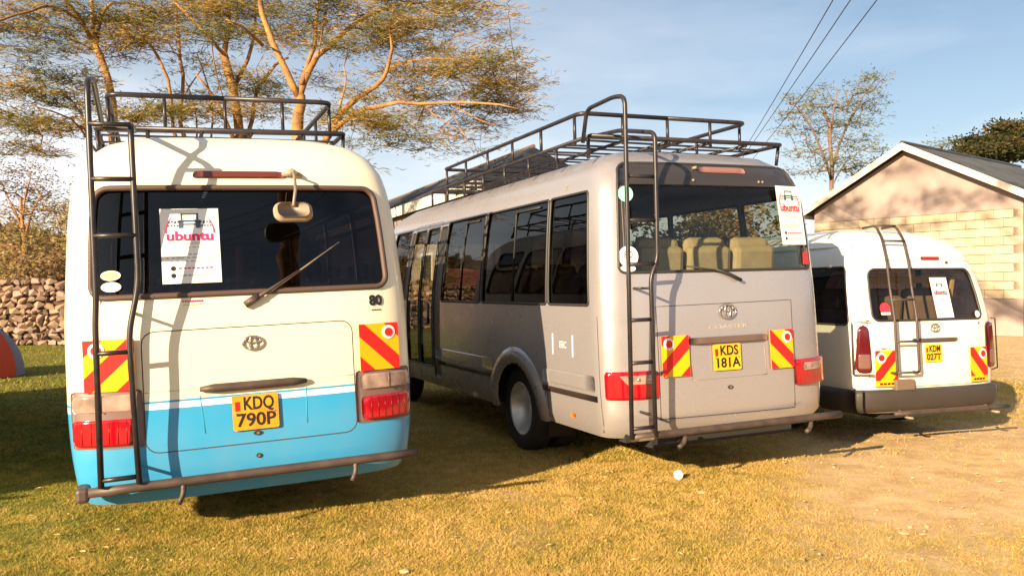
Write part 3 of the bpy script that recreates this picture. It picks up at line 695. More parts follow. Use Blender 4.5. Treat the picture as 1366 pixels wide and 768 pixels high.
    for z, x in ((1.5, xR), (.6, xR)):
        q = s.X(x, z, 0); tube_obj('bracket', [(x, -.12, z), (q.x, q.y + .02, z)], .010, M_steel, ld, 6)
    roof_rack(t, .93, .83, .50, 4.5, 2.68, .235, .80, 4.2, nslat=22, legs=.17, xs=.03)
    fr = s.frame(.715, 2.045, .008); poster(fr, .285, .48, t, M_pred)
    plate('sticker', s.frame(-.792, 2.20, .004), [disc(0, 0, .058, .062)], .001, M_mint, t)
    q = plate('sticker', s.frame(-.815, 1.735, .004), [disc(0, 0, .075, .078, 24)], .001, M_white2, t); text('lettering', '80', .07, s.frame(-.815, 1.735, .004), M_ink, q, 0, .01, .0008, .0012)
    plate('sticker', s.frame(-.825, 1.645, .004), [disc(0, 0, .06, .026, 20)], .001, M_white2, t)
    q = plate('sticker', s.frame(.86, 1.70, .004), [[(-.05, -.05), (.05, -.05), (.035, .04), (0, .06), (-.035, .04)]], .001, M_pred, t)
    return t
def build_van():
    t = empty('passenger_van', 'white high-roof van with slim vertical tail lights, parked rightmost in front of the house', 'van', (4.0529, 8.0542, 0), (0, -.0127, .3192))
    s = Shell([(.32, .81), (.40, .845), (.7, .865), (1.0, .868), (1.3, .855), (1.5, .832), (1.7, .785), (1.84, .72), (1.95, .63), (2.04, .48), (2.10, .28), (2.13, .02)],
              [(.32, .04), (.6, .02), (1.15, .04), (1.3, .07), (1.5, .12), (1.7, .175), (1.85, .23), (1.96, .33), (2.04, .48), (2.10, .8), (2.13, 1.3)],
              [(.32, .1), (.6, 0), (1.0, .15), (1.3, .7), (1.7, 1.35), (1.95, 1.9), (2.13, 2.6)], 4.9, b=.24)
    rw = win('r', -.765, .765, 1.185, 1.675, .07); sd = [win(k, a, b, 1.15, 1.70, .05) for k in 'LR' for a, b in ((.17, 1.15), (1.22, 2.35), (2.45, 3.2))]
    ws = win('f', -.75, .75, 1.12, 1.62, .06)
    arch = [dict(k=k, u0=a, u1=a + .78, z0=.32, z1=.74, zc=.34) for k in 'LR' for a in (.92, 3.5)]
    s.mesh([rw, ws] + sd, arch, t, M_white)
    g = s.pane(rw, G_van, t, 'rear_window', nu=16); s.gasket(rw, M_black, g, .012); s.pane(ws, G_van, t, 'windscreen')
    side_windows(s, t, sd, G_dark)
    for c in (s.rrect('r', win('r', -.765, .765, 1.185, 1.675, .07)),): pass
    underbody(t, .56, .10, 4.6, .26, .55); MB().box((0, 2.2, .66), (1.5, 4.0, .04)).build('floor', M_lining, t)
    for y in (.7, 1.6, 2.5): seat_row(t, (-.5, 0, .5), y, .75, .46, M_lining)
    MB().box((-.05, .42, 1.575), (.92, .02, .07), bev=.008).build('curtain', M_curtain, t)
    MB().box((.55, .35, 1.40), (.05, .02, .40), Matrix.Rotation(R(10), 3, 'Y'), bev=.008).build('curtain', M_curtain, t)
    for sg in (-1, 1):
        for y in (1.31, 3.89): wheel(t, sg * .74, y, .34, .34, .2, sg)
    # bumper
    V = []; F = []; us = [('L', u) for u in (.55, .35, .2, .1, s.B0)] + [('r', u) for u in (-.94, -.85, -.6, -.3, 0, .3, .6, .85, .94)] + [('R', u) for u in (s.B0, .1, .2, .35, .55)]
    zs = [(.335, .01), (.345, .05), (.40, .066), (.50, .066), (.535, .055), (.545, .004)]
    for z, off in zs: V += [s.P(k, u, z, off) for k, u in us]
    n = len(us); F = [(j * n + i, j * n + i + 1, (j + 1) * n + i + 1, (j + 1) * n + i) for j in range(len(zs) - 1) for i in range(n - 1)]
    new_obj('bumper', V, F, mat('bumper_brown', (.045, .036, .032), .55, var=.1), t, True)
    b = tube_obj('bumper_bar', [(x, -.16, .345) for x in np.linspace(-.64, .72, 7)], [.020] * 7, M_bar, t, 8)
    for x in (-.48, .55): MB().tube(bend([(x, -.05, .35), (x, -.14, .30), (x + .03, -.19, .30)], .03), .014, 6).build('bracket', M_bracket, b, True)
    MB().box(s.X(-.375, .585, .02), (.22, .06, .10), bev=.01).build('step_plate', mat('step_brown', (.16, .11, .08), .6), t)
    seam(s, 'r', rrpath(-.715, .56, .715, 1.76, .10), t, 'tailgate_gap', .004, mat('gap_soft', (.25, .22, .18), .7))
    seam(s, 'L', [(.12, .56), (.12, 1.9)], t, 'panel_gap', .003, MATS['gap_soft']); 
    tube_obj('gutter', [s.P('L', y, 1.90, .008) for y in (.12, .8, 1.6, 2.4, 3.0)], .008, M_white, t)
    s.slab('r', -.24, -.24, .30, .30, .975, 1.012, .03, mat('handle_dark', (.085, .055, .045), .45), t, 'tailgate_handle', .014, 8)
    number_plate(s.frame(-.01, .868, .012), .20, .165, 'KDM', '027T', t, M_yellow)
    emblem(s.frame(.03, 1.108, .006), .112, .078, t, mat('emblem_grey', (.30, .27, .22), .35, .6))
    s.slab('r', .03, .03, .26, .26, 1.765, 1.795, .02, M_red, t, 'brake_light', .01, 5)
    MB().tube([s.X(.33, 1.735, 0), s.X(.33, 1.735, .02)], .012, 6).build('washer_nozzle', M_black, t)
    MB().tube([s.X(.60, 1.14, 0), s.X(.60, 1.14, .006)], .014, 8).build('lock', M_bracket, t)
    text('small_lettering', 'HIACE', .035, s.frame(-.55, .925, .002), M_ink, t)
    for sg in (-1, 1):
        chevron(s.frame(sg * .555, .742, .014), .235, .335, t, sg, True)
        lt = s.slab('r', sg * .835 if sg < 0 else .69, sg * .80 if sg < 0 else .70, -.69 if sg < 0 else .835, -.715 if sg < 0 else .80, .70, 1.15, .030, mat('dark_red_lens', (.085, .004, .007), .15, coat=.8), t, 'tail_light', .05, 10)
        s.slab('r', sg * .82 if sg < 0 else .70, sg * .82 if sg < 0 else .70, -.70 if sg < 0 else .82, -.70 if sg < 0 else .82, .74, .88, .034, mat('smoked_lens', (.16, .08, .07), .15, coat=.8), lt, 'clear_lens', .02, 8)
        tube_obj('light_guard', [s.P('r', sg * u, z, .055) for u, z in ((.965, .69), (.965, 1.17), (.83, 1.18))], .007, M_bar, lt, 6)
        tube_obj('light_guard', [s.P('r', sg * u, z, .055) for u, z in ((.965, .69), (.80, .685))], .007, M_bar, lt, 6)
    # ladder curling over the roof
    def lad(x, k=1.): return bend([s.X(x, .70, .02), s.X(x, .70, .10), s.X(x, 1.2, .10), s.X(x + .02, 1.5, .09), s.X(x + .06, 1.72, .08), s.X(x + .13, 1.93, .07), (x + .18, .40, 2.11), (x + .20, .60, 2.10)], .06)
    ld = tube_obj('ladder', lad(-.505), .0125, M_bar, t); tube_obj('pole', lad(-.265), .0125, M_bar, ld)
    for z, o, k in ((.705, .10, 0), (.99, .10, 0), (1.36, .095, .01), (1.90, .072, .12)): tube_obj('rung', [s.X(-.505 + k, z, o), s.X(-.265 + k, z, o)], .011, M_bar, ld)
    tube_obj('rung', [(-.325, .40, 2.11), (-.085, .40, 2.11)], .011, M_bar, ld)
    fr = s.frame(.175, 1.395, .004); poster(fr, .205, .40, t, M_pred)
    q = plate('sticker', s.frame(-.515, 1.285, .004), [disc(0, .012, .055, .06)], .001, M_pred, t); plate('print', s.frame(-.515, 1.285, .004), [rect(-.05, -.045, .05, -.02)], .0008, M_white2, q, .001)
    q = plate('sticker', s.frame(.60, 1.225, .004), [disc(0, 0, .035, .038)], .001, M_white2, t)
    return t
bus1 = build_blue_bus()
bus2 = build_silver_bus()
van = build_van()
def copy_tree(o, parent=None):
    c = o.copy(); COL.objects.link(c); c.parent = parent
    for ch in list(o.children): copy_tree(ch, c)
    return c
bus0 = copy_tree(bus1); bus0.location = (-5.15, 4.55, 0); bus0['label'] = 'cream and blue minibus out of view at left that shades the grass'

# ------------------------------------------------------------------ ground
def vnoise(x, y, s, seed=0):
    """smooth value noise on arrays, 0..1"""
    x = x * s + seed * 17.3; y = y * s + seed * 9.1; xi = np.floor(x); yi = np.floor(y); fx = x - xi; fy = y - yi
    fx = fx * fx * (3 - 2 * fx); fy = fy * fy * (3 - 2 * fy)
    def h(a, b):
        v = np.sin(a * 127.1 + b * 311.7 + seed * 74.7) * 43758.5453; return v - np.floor(v)
    return (h(xi, yi) * (1 - fx) + h(xi + 1, yi) * fx) * (1 - fy) + (h(xi, yi + 1) * (1 - fx) + h(xi + 1, yi + 1) * fx) * fy
def fbm(x, y, s, seed=0, o=4):
    t = 0; a = .5
    for i in range(o): t = t + a * vnoise(x, y, s * 2 ** i, seed + i); a *= .5
    return t / (1 - .5 ** o)
def sstep(a, b, v): t = np.clip((v - a) / (b - a), 0, 1); return t * t * (3 - 2 * t)
def dirt_mask(x, y):
    """bare trodden earth on the right, thin patches in the lawn"""
    base = sstep(-.3, 1.3, x - 1.25 - .36 * (y - 4.6) + 1.3 * (fbm(x, y, .55, 3) - .5))
    far = sstep(1.0, 2.6, x - 6.4 - .45 * (y - 13) + 2.4 * (fbm(x, y, .3, 5) - .5)) * sstep(12, 14, y) * (1 - sstep(27, 31, y))
    patch = sstep(.60, .80, fbm(x, y, .9, 9)) * .55
    d = np.maximum(np.maximum(base * (1 - sstep(8.6, 9.8, y - .15 * (x - 4))) * (.72 + .28 * sstep(4.8, 5.6, y)), far), patch * sstep(-3.5, 1, x))
    strip = sstep(4.8, 6.5, x) * sstep(9.2, 10., y) * (1 - sstep(10.8, 12.5, y)) * .6
    return np.clip(np.maximum(d, strip) * (.62 + .85 * fbm(x, y, 2.2, 21)), 0, 1)
def yellow_mask(x, y): return np.clip(sstep(-5.0, .2, x + 1.2 * (fbm(x, y, .8, 12) - .5)) * .75 + .5 * (fbm(x, y, 1.6, 14) - .4), 0, 1)
def height(x, y):
    n = np.exp(-((y - 6) / 14) ** 2); return (.030 * (fbm(x, y, .9, 31) - .5) + .016 * (fbm(x, y, 4., 33) - .5)) * n
def axis(a, b, d, far, g=1.25):
    c = list(np.arange(a, b, d)); s = d; p = c[-1]; r = []
    while p < far: s *= g; p += s; r.append(p)
    s = d; p = c[0]; l = []
    while p > -far: s *= g; p -= s; l.append(p)
    return np.array(l[::-1] + c + r)
gx = axis(-6, 9, .07, 900, 1.18); gy = axis(3.6, 15, .07, 1200, 1.18)
X, Y = np.meshgrid(gx, gy); Z = height(X, Y) - .006
ny, nx = X.shape; verts = np.stack([X, Y, Z], -1).reshape(-1, 3)
ii = np.arange((ny - 1) * (nx - 1)); a = (ii // (nx - 1)) * nx + ii % (nx - 1); quads = np.stack([a, a + 1, a + nx + 1, a + nx], -1)
def np_mesh(name, verts, faces, m, kind=None, parent=None, smooth=False):
    me = bpy.data.meshes.new(name); k = faces.shape[1]
    me.vertices.add(len(verts)); me.vertices.foreach_set('co', np.asarray(verts, np.float32).ravel())
    me.loops.add(faces.size); me.loops.foreach_set('vertex_index', faces.astype(np.int32).ravel())
    me.polygons.add(len(faces)); me.polygons.foreach_set('loop_start', np.arange(0, faces.size, k, dtype=np.int32)); me.polygons.foreach_set('loop_total', np.full(len(faces), k, np.int32))
    me.update(calc_edges=True)
    if smooth: me.shade_smooth()
    me.materials.append(m); o = bpy.data.objects.new(name, me); COL.objects.link(o)
    if kind: o['kind'] = kind
    if parent: o.parent = parent
    return o
def attr(o, name, vals):
    at = o.data.attributes.new(name, 'FLOAT', 'POINT'); at.data.foreach_set('value', np.asarray(vals, np.float32).ravel())
def ground_mat():
    m = bpy.data.materials.new('lawn_and_earth'); m.use_nodes = True; t = m.node_tree; b = t.nodes['Principled BSDF']; b.inputs['Roughness'].default_value = .95; b.inputs['Specular IOR Level'].default_value = .15
    g = t.nodes.new('ShaderNodeNewGeometry')
    def nz_(s, d=6, r=.6):
        n = t.nodes.new('ShaderNodeTexNoise'); n.inputs['Scale'].default_value = s; n.inputs['Detail'].default_value = d; n.inputs['Roughness'].default_value = r; t.links.new(g.outputs['Position'], n.inputs['Vector']); return n.outputs['Fac']
    def at(n): k = t.nodes.new('ShaderNodeAttribute'); k.attribute_name = n; return k.outputs['Fac']
    def mix(f, a, bb):
        n = t.nodes.new('ShaderNodeMix'); n.data_type = 'RGBA'; t.links.new(f, n.inputs['Factor'])
        for k, v in (('A', a), ('B', bb)):
            if isinstance(v, tuple): n.inputs[k].default_value = (*v, 1)
            else: t.links.new(v, n.inputs[k])
        return n.outputs['Result']
    def ramp(f, a, bb):
        n = t.nodes.new('ShaderNodeMapRange'); n.inputs['From Min'].default_value = a; n.inputs['From Max'].default_value = bb; t.links.new(f, n.inputs['Value']); return n.outputs[0]
    gr = mix(ramp(nz_(28), .35, .65), (.11, .12, .022), (.25, .21, .04)); ye = mix(ramp(nz_(25), .35, .65), (.26, .15, .035), (.56, .36, .11))
    ea = mix(ramp(nz_(3.5, 8, .65), .38, .62), (.54, .34, .155), (.76, .53, .29)); ea = mix(ramp(nz_(60, 3), .55, .75), ea, (.84, .64, .40))
    c = mix(at('yellow'), gr, ye); c = mix(at('dirt'), c, ea); t.links.new(c, b.inputs['Base Color'])
    bp = t.nodes.new('ShaderNodeBump'); bp.inputs['Strength'].default_value = .6; bp.inputs['Distance'].default_value = .03; t.links.new(nz_(35, 8, .7), bp.inputs['Height']); t.links.new(bp.outputs[0], b.inputs['Normal'])
    return m
ground = np_mesh('ground', verts, quads, ground_mat(), 'structure', smooth=True)
attr(ground, 'dirt', dirt_mask(X, Y)); attr(ground, 'yellow', yellow_mask(X, Y))

def grass_mat(name, c):
    m = bpy.data.materials.new(name); m.use_nodes = True; t = m.node_tree; b = t.nodes['Principled BSDF']; b.inputs['Roughness'].default_value = .6; b.inputs['Specular IOR Level'].default_value = .25
    k = t.nodes.new('ShaderNodeAttribute'); k.attribute_name = 'tone'; r = t.nodes.new('ShaderNodeValToRGB'); e = r.color_ramp.elements
    for i, (p, cc) in enumerate(c):
        if i < 2: e[i].position = p; e[i].color = (*cc, 1)
        else: q = e.new(p); q.color = (*cc, 1)
    t.links.new(k.outputs['Fac'], r.inputs[0]); t.links.new(r.outputs[0], b.inputs['Base Color'])
    tr = t.nodes.new('ShaderNodeBsdfTranslucent'); t.links.new(r.outputs[0], tr.inputs[0]); mxs = t.nodes.new('ShaderNodeMixShader'); mxs.inputs[0].default_value = .3
    t.links.new(b.outputs[0], mxs.inputs[1]); t.links.new(tr.outputs[0], mxs.inputs[2]); t.links.new(mxs.outputs[0], t.nodes['Material Output'].inputs[0]); return m
M_grass = grass_mat('grass_blades', [(0, (.11, .155, .025)), (.3, (.36, .33, .05)), (.6, (.58, .385, .095)), (1, (.76, .53, .21))])
def blades(n, y0, y1, hgt, wid):
    # blades spread over the visible wedge, thinning with distance
    u = RNG.random(n); y = y0 + (y1 - y0) * u ** 1.15; x = (RNG.random(n) * 2 - 1) * (.64 * y + .4)
    d = dirt_mask(x, y); cl = fbm(x, y, 7., 41); keep = RNG.random(n) > np.clip(d * 1.0, 0, .94); keep &= RNG.random(n) < .35 + 1.1 * sstep(.3, .6, cl)
    x, y, cl = x[keep], y[keep], cl[keep]; n = len(x); z = height(x, y) - .008
    h = hgt * (.45 + .9 * RNG.random(n)) * (.65 + .8 * cl); w = wid * (.6 + .8 * RNG.random(n)); an = RNG.random(n) * 2 * np.pi; ln = .3 + 1.5 * RNG.random(n); la = RNG.random(n) * 2 * np.pi
    dx, dy = np.cos(an) * w / 2, np.sin(an) * w / 2; tx, ty = np.cos(la) * h * ln, np.sin(la) * h * ln
    V = np.stack([np.stack([x - dx, y - dy, z], -1), np.stack([x + dx, y + dy, z], -1), np.stack([x + tx, y + ty, z + h], -1)], 1).reshape(-1, 3)
    tone = np.clip(yellow_mask(x, y) * .72 + .55 * (RNG.random(n) - .42) + .7 * (cl - .5) + .5 * (fbm(x, y, 22., 43) - .5), 0, 1)
    return V, np.repeat(tone, 3)
parts = [blades(420000, 4.2, 7.2, .018, .0048), blades(200000, 7.2, 11.5, .022, .0075), blades(90000, 11.5, 24, .035, .014)]
V = np.concatenate([p[0] for p in parts]); T = np.concatenate([p[1] for p in parts])
gr = np_mesh('grass', V, np.arange(len(V)).reshape(-1, 3), M_grass); gr['kind'] = 'stuff'; tag(gr, 'short dry grass of the lawn in front of and under the vehicles', 'grass'); attr(gr, 'tone', T)
# small stones and clods on the bare earth
def rock(r, seed, sub=False):
    rg = random.Random(seed); bm = bmesh.new()
    for i in range(13):
        v = Vector((rg.gauss(0, 1), rg.gauss(0, 1), rg.gauss(0, 1))).normalized(); v *= rg.uniform(.8, 1.1); bm.verts.new(v * r)
    bmesh.ops.convex_hull(bm, input=bm.verts[:]); bmesh.ops.delete(bm, geom=[v for v in bm.verts if not v.link_faces], context='VERTS')
    bm.verts.index_update(); V = [v.co.copy() for v in bm.verts]; F = [tuple(v.index for v in f.verts) for f in bm.faces]; bm.free(); return V, F
M_pebble = mat('pebble', (.40, .27, .15), .9, var=.4, vscale=3, world=True)
mb = MB(); cnt = 0
while cnt < 420:
    y = RNG.uniform(4.5, 11); x = RNG.uniform(-.5, 6.5)
    if RNG.random() > float(dirt_mask(np.array(x), np.array(y))) + .04: continue
    r = .006 + .016 * RNG.random() ** 3; v, f = rock(r, cnt % 17); mb.add([Vector((p.x + x, p.y + y, p.z * .6 + float(height(np.array(x), np.array(y))))) for p in v], f); cnt += 1
o = mb.build('pebbles', M_pebble, kind='stuff'); tag(o, 'small clods and pebbles scattered over the bare earth', 'pebbles')
def gpt(px, py):
    d = Vector(((px - 683) / 1124, 1, (391 - py) / 1124)); t = CAM_H / -d.z; return d * t
def litter(px, py, r, name, label, m, flat=1):
    p = gpt(px, py); bm = bmesh.new(); bmesh.ops.create_icosphere(bm, subdivisions=3, radius=r)
    for v in bm.verts: v.co *= 1 + .35 * noise.noise(v.co * (2.2 / r) + Vector((px, 0, 0))); v.co.z *= flat
    V = [v.co + Vector((p.x, p.y, r * flat * .8)) for v in bm.verts]; F = [tuple(v.index for v in f.verts) for f in bm.faces]; bm.free()
    tag(new_obj(name, V, F, m), label, 'litter')
mb = MB()
for k in range(260):
    y = 4.5 + 7 * RNG.random() ** 1.3; x = (RNG.random() * 2 - 1) * .62 * y; a = RNG.random() * 6.28; l = RNG.uniform(.010, .026); w = l * RNG.uniform(.25, .5); z = float(height(np.array(x), np.array(y))) + .012
    c, s_ = math.cos(a), math.sin(a); q = [(-l, 0, 0), (0, -w, .004), (l, 0, .003), (0, w, .006), (0, 0, -.004)]
    mb.add([(x + p * c - r * s_, y + p * s_ + r * c, z + t_) for p, r, t_ in q], [(0, 1, 4), (1, 2, 4), (2, 3, 4), (3, 0, 4)])
o = mb.build('dead_leaves', mat('dead_leaf', (.52, .36, .16), .8, var=.5, vscale=5, world=True), kind='stuff'); tag(o, 'small dead leaves and chaff strewn over the lawn', 'dead leaves')
litter(905, 638, .036, 'crumpled_paper', 'small round white crumpled paper lying on the lawn behind the silver minibus', mat('litter_white', (.75, .72, .70), .7))
litter(936, 657, .032, 'paper_scrap', 'pale cream flat scrap on the grass just right of the white crumpled paper', mat('litter_cream', (.55, .42, .22), .8), .25)
litter(1205, 711, .03, 'leaf_scrap', 'pale flat scrap lying on the bare earth at lower right', MATS['litter_cream'], .25)
litter(540, 762, .025, 'leaf_scrap', 'pale dry scrap in the grass at the bottom edge of the picture', MATS['litter_cream'], .3)

# ------------------------------------------------------------------ houses
def at(px, py, D): return Vector(((px - 683) / 1124 * D, D, CAM_H + (391 - py) / 1124 * D))
M_block = mat('yellow_stone_block', (.48, .385, .28), .85, var=.12, vscale=3, bump=.25, bscale=14, world=True)
M_block2 = mat('yellow_stone_block_dark', (.44, .345, .24), .85, var=.15, vscale=3, bump=.25, bscale=14, world=True)
M_mortar = mat('mortar', (.37, .28, .20), .95)
M_plaster = mat('pinkish_plaster', (.33, .26, .24), .9, var=.14, vscale=.8, bump=.12, bscale=8, world=True)
M_fascia = mat('white_fascia', (.74, .66, .55), .6, var=.08)
M_roof = mat('dark_slate_blue_roof', (.045, .05, .06), .55, var=.3, vscale=1.2, world=True)
def house():
    A = Vector((17.0, 28.0, 0)); B = Vector((12.3, 34.27, 0)); g = (B - A); Wd = g.length; g.normalize(); r = Vector((g.y, -g.x, 0)); r = -r if r.x < 0 else r
    yaw = math.atan2(g.y, g.x); t = empty('house', 'house with yellow stone-block gable wall and dark roof, right behind the white van', 'house', tuple(A), (0, 0, yaw))
    # local: x along gable (0..Wd), y = -r side is outside; interior towards +-
    sgn = 1 if (Matrix.Rotation(yaw, 3, 'Z') @ Vector((0, 1, 0))).dot(r) > 0 else -1
    D = 9.0; eave = 4.82; apex = 6.85; bz = 4.28
    def bx(c, d, nm, m, par=t, bev=0): return MB().box((c[0], c[1] * sgn, c[2]), d, bev=bev).build(nm, m, par)
    wall = bx((Wd / 2, .15 + .05, bz / 2), (Wd - .02, .3, bz), 'wall', M_mortar)
    bx((.15, D / 2, bz / 2 + .1), (.3, D, bz + .4), 'side_wall', M_plaster); bx((Wd - .15, D / 2, bz / 2), (.3, D, bz), 'side_wall', M_plaster)
    # gable triangle of plaster
    k = (apex - eave) / (Wd / 2); pr = [(.0, bz), (Wd, bz), (Wd, eave - .08), (Wd / 2, apex - .08), (0, eave - .08)]
    V = [(x, sgn * y, z) for y in (.012, .3) for x, z in pr]; n = 5
    new_obj('gable_panel', V, [tuple(range(n)), tuple(range(n, 2 * n))] + [(i, (i + 1) % n, n + (i + 1) % n, n + i) for i in range(n)], M_plaster, t)
    MB().box((Wd / 2, sgn * .03, .62), (Wd + .02, .16, 1.24)).build('plinth', M_plaster, t)
    z = 1.25; row = 0; me = {}
    while z + .29 < bz:
        x = -.0; off = (.0, .31)[row % 2]
        if off:
            ln = .31
            o = MB().box((0, 0, 0), (ln - .012, .06, .288), bev=.012).build('block', M_block, wall); o.location = (x + ln / 2, sgn * .03, z + .145); x += ln
        while x < Wd - .05:
            ln = min(.62, Wd - x)
            key = (round(ln, 2), random.random() < .3)
            if key not in me: ob = MB().box((0, 0, 0), (ln - .012, .06, .288), bev=.012).build('block', M_block2 if key[1] else M_block, wall); me[key] = ob.data
            else: ob = bpy.data.objects.new('block', me[key]); COL.objects.link(ob); ob.parent = wall
            ob.location = (x + ln / 2, sgn * (.03 + random.uniform(-.006, .004)), z + .145 + random.uniform(-.003, .003)); x += ln
        z += .303; row += 1
    # roof: two slopes with barge boards, ridge and corrugation ribs
    ov = .45; oy = -.42; ex = ov * k
    for s0, s1, nm in ((-ov, Wd / 2, 'roof'), (Wd + ov, Wd / 2, 'roof')):
        V = []
        for y in (oy, D + .4):
            for x, zz in ((s0, eave - ex), (s1, apex), (s1, apex + .07), (s0, eave - ex + .07)): V.append((x, sgn * y, zz))
        ro = new_obj(nm, V, [(0, 1, 2, 3), (7, 6, 5, 4), (0, 4, 5, 1), (1, 5, 6, 2), (2, 6, 7, 3), (3, 7, 4, 0)], M_roof, t)
        rb = MB()
        for i in range(46):
            y = oy + .1 + (D + .4 - oy - .2) * i / 45
            rb.tube([(s0, sgn * y, eave - ex + .075), (s1, sgn * y, apex + .075)], .018, 4)
        rb.build('roof_rib', M_roof, ro, kind='stuff')
        V = []
        for y in (oy - .035, oy):
            for x, zz in ((s0 - .02 * (1 if s0 > 1 else -1) * -1, eave - ex - .16), (s1, apex - .16), (s1, apex + .10), (s0 - .02 * (1 if s0 > 1 else -1) * -1, eave - ex + .10)): V.append((x, sgn * y, zz))
        new_obj('barge_board', V, [(0, 1, 2, 3), (7, 6, 5, 4), (0, 4, 5, 1), (1, 5, 6, 2), (2, 6, 7, 3), (3, 7, 4, 0)], M_fascia, t)
        MB().box((s0, sgn * (D / 2), eave - ex - .02), (.12, D + .6, .16)).build('gutter', M_fascia, t)
    MB().tube([(Wd / 2, sgn * (oy - .02), apex + .09), (Wd / 2, sgn * (D + .4), apex + .09)], .09, 8).build('ridge_cap', M_roof, t)
    return t
house()
def long_roof():
    P0 = Vector((.67, 26, 0)); ax = Vector((-.396, .918, 0)).normalized(); P0 = P0 - ax * 1.0; yaw = math.atan2(ax.y, ax.x)
    t = empty('long_building', 'long low building with dark hipped roof and white fascia, behind the silver minibus', 'building', tuple(P0), (0, 0, yaw))
    Ln = 26.; h = 5.95; e = 4.75; w = 2.1     # local x along ridge, +y is the left side seen from the camera
    V = [(1.0, 0, h), (Ln, 0, h), (0, w, e), (Ln + .6, w, e), (0, -w, e), (Ln + .6, -w, e)]
    V2 = [(x, y, z - .08) for x, y, z in V]
    F = [(0, 1, 3, 2), (1, 0, 4, 5), (0, 2, 4), (1, 5, 3)]
    ro = new_obj('roof', V + V2, F + [tuple(i + 6 for i in f[::-1]) for f in F] + [(2, 3, 9, 8), (4, 2, 8, 10), (5, 4, 10, 11)], M_roof, t)
    MB().tube([(1.0, 0, h + .02), (Ln, 0, h + .02)], .07, 6).build('ridge_cap', mat('ridge_brown', (.16, .11, .08), .7), ro)
    rb = MB()
    for i in range(60):
        x = 1.2 + (Ln - 1.4) * i / 59; rb.tube([(x, 0, h + .012), (x, w, e + .012)], .02, 4)
    rb.build('roof_rib', M_roof, ro, kind='stuff')
    MB().box((Ln / 2, w + .012, e - .17), (Ln, .03, .36)).build('fascia', M_fascia, t)
    MB().box((Ln / 2 + .3, 0, e / 2 - .05), (Ln - .6, w * 2 - .5, e - .12)).build('wall', M_plaster, t)
    for i in range(8):
        f = MB().box((3 + i * 3, w - .24, 2.2), (1.3, .06, 1.3)).build('window', M_fascia, t); MB().box((3 + i * 3, w - .205, 2.2), (1.14, .02, 1.14)).build('pane', mat('dark_pane', (.03, .035, .04), .1), f)
long_roof()
def far_shed():
    t = empty('shed', 'low shed with reddish brown roof beyond the stone wall at far left', 'shed', (-21.4, 31, 0))
    V = [(-4, 0, 2.1), (3.4, 0, 2.1), (-4, 2.4, 3.35), (2.2, 2.4, 3.35), (-4, 4.8, 2.1), (3.4, 4.8, 2.1)]
    new_obj('roof', V + [(x, y, z - .1) for x, y, z in V], [(0, 1, 3, 2), (2, 3, 5, 4), (1, 5, 3), (0, 6, 7, 1), (1, 7, 11, 5)], mat('rust_red_roof', (.26, .09, .06), .8, var=.25, vscale=.8), t)
    MB().box((-.5, 2.4, 1.0), (6.6, 4.2, 2.0)).build('wall', mat('shed_wall', (.25, .16, .10), .9), t)
far_shed()

# ------------------------------------------------------------------ dry-stone wall, tent
def stone_wall():
    y = 23.3; t = empty('stone_wall', 'rough dry-stone field wall of brown boulders at far left', 'wall', (0, y, 0))
    MB().box((-7.5, .30, .88), (20, .45, 1.74)).build('core', mat('wall_earth', (.09, .05, .03), .95), t)
    ms = [mat('field_stone_%s' % n, c, .9, var=.22, vscale=5, bump=.4, bscale=18, world=True) for n, c in (('tan', (.29, .195, .13)), ('brown', (.19, .125, .09)), ('rose', (.32, .22, .175)))]
    base = []
    for k in range(12):
        v, f = rock(1, 100 + k); me = [None] * 3; base.append((v, f, me))
    cnt = 0; rest = MB(); rows = 11
    for r_ in range(rows):
        x = -17.2 + random.random() * .2
        while x < 2.3:
            w = random.choice((random.uniform(.09, .16), random.uniform(.16, .26), random.uniform(.24, .36))); h = .175 * (1.25 if w > .24 else .95); z = .09 + r_ * .165 + random.uniform(-.03, .03); v, f, me = random.choice(base); ci = random.randrange(3)
            xc = x + w * .5; x += w * .92
            sc_ = Vector((w * .60, .16, h * random.uniform(.48, .66))); yy = .06 + random.uniform(-.05, .05); rz = random.uniform(0, 6.28)
            if -13.9 < xc < -11.6 and cnt < 300:
                if me[ci] is None: ob = new_obj('stone', v, f, ms[ci], t); me[ci] = ob.data
                else: ob = bpy.data.objects.new('stone', me[ci]); COL.objects.link(ob); ob.parent = t
                ob.location = (xc, yy, z); ob.scale = sc_; ob.rotation_euler = (0, random.uniform(-.4, .4), 0); cnt += 1
            else:
                ca, sa = math.cos(rz), math.sin(rz); rest.add([((p.x) * sc_.x + xc, p.y * sc_.y + yy, p.z * sc_.z + z) for p in v], f)
    rest.build('stones', ms[0], t, kind='stuff')
stone_wall()
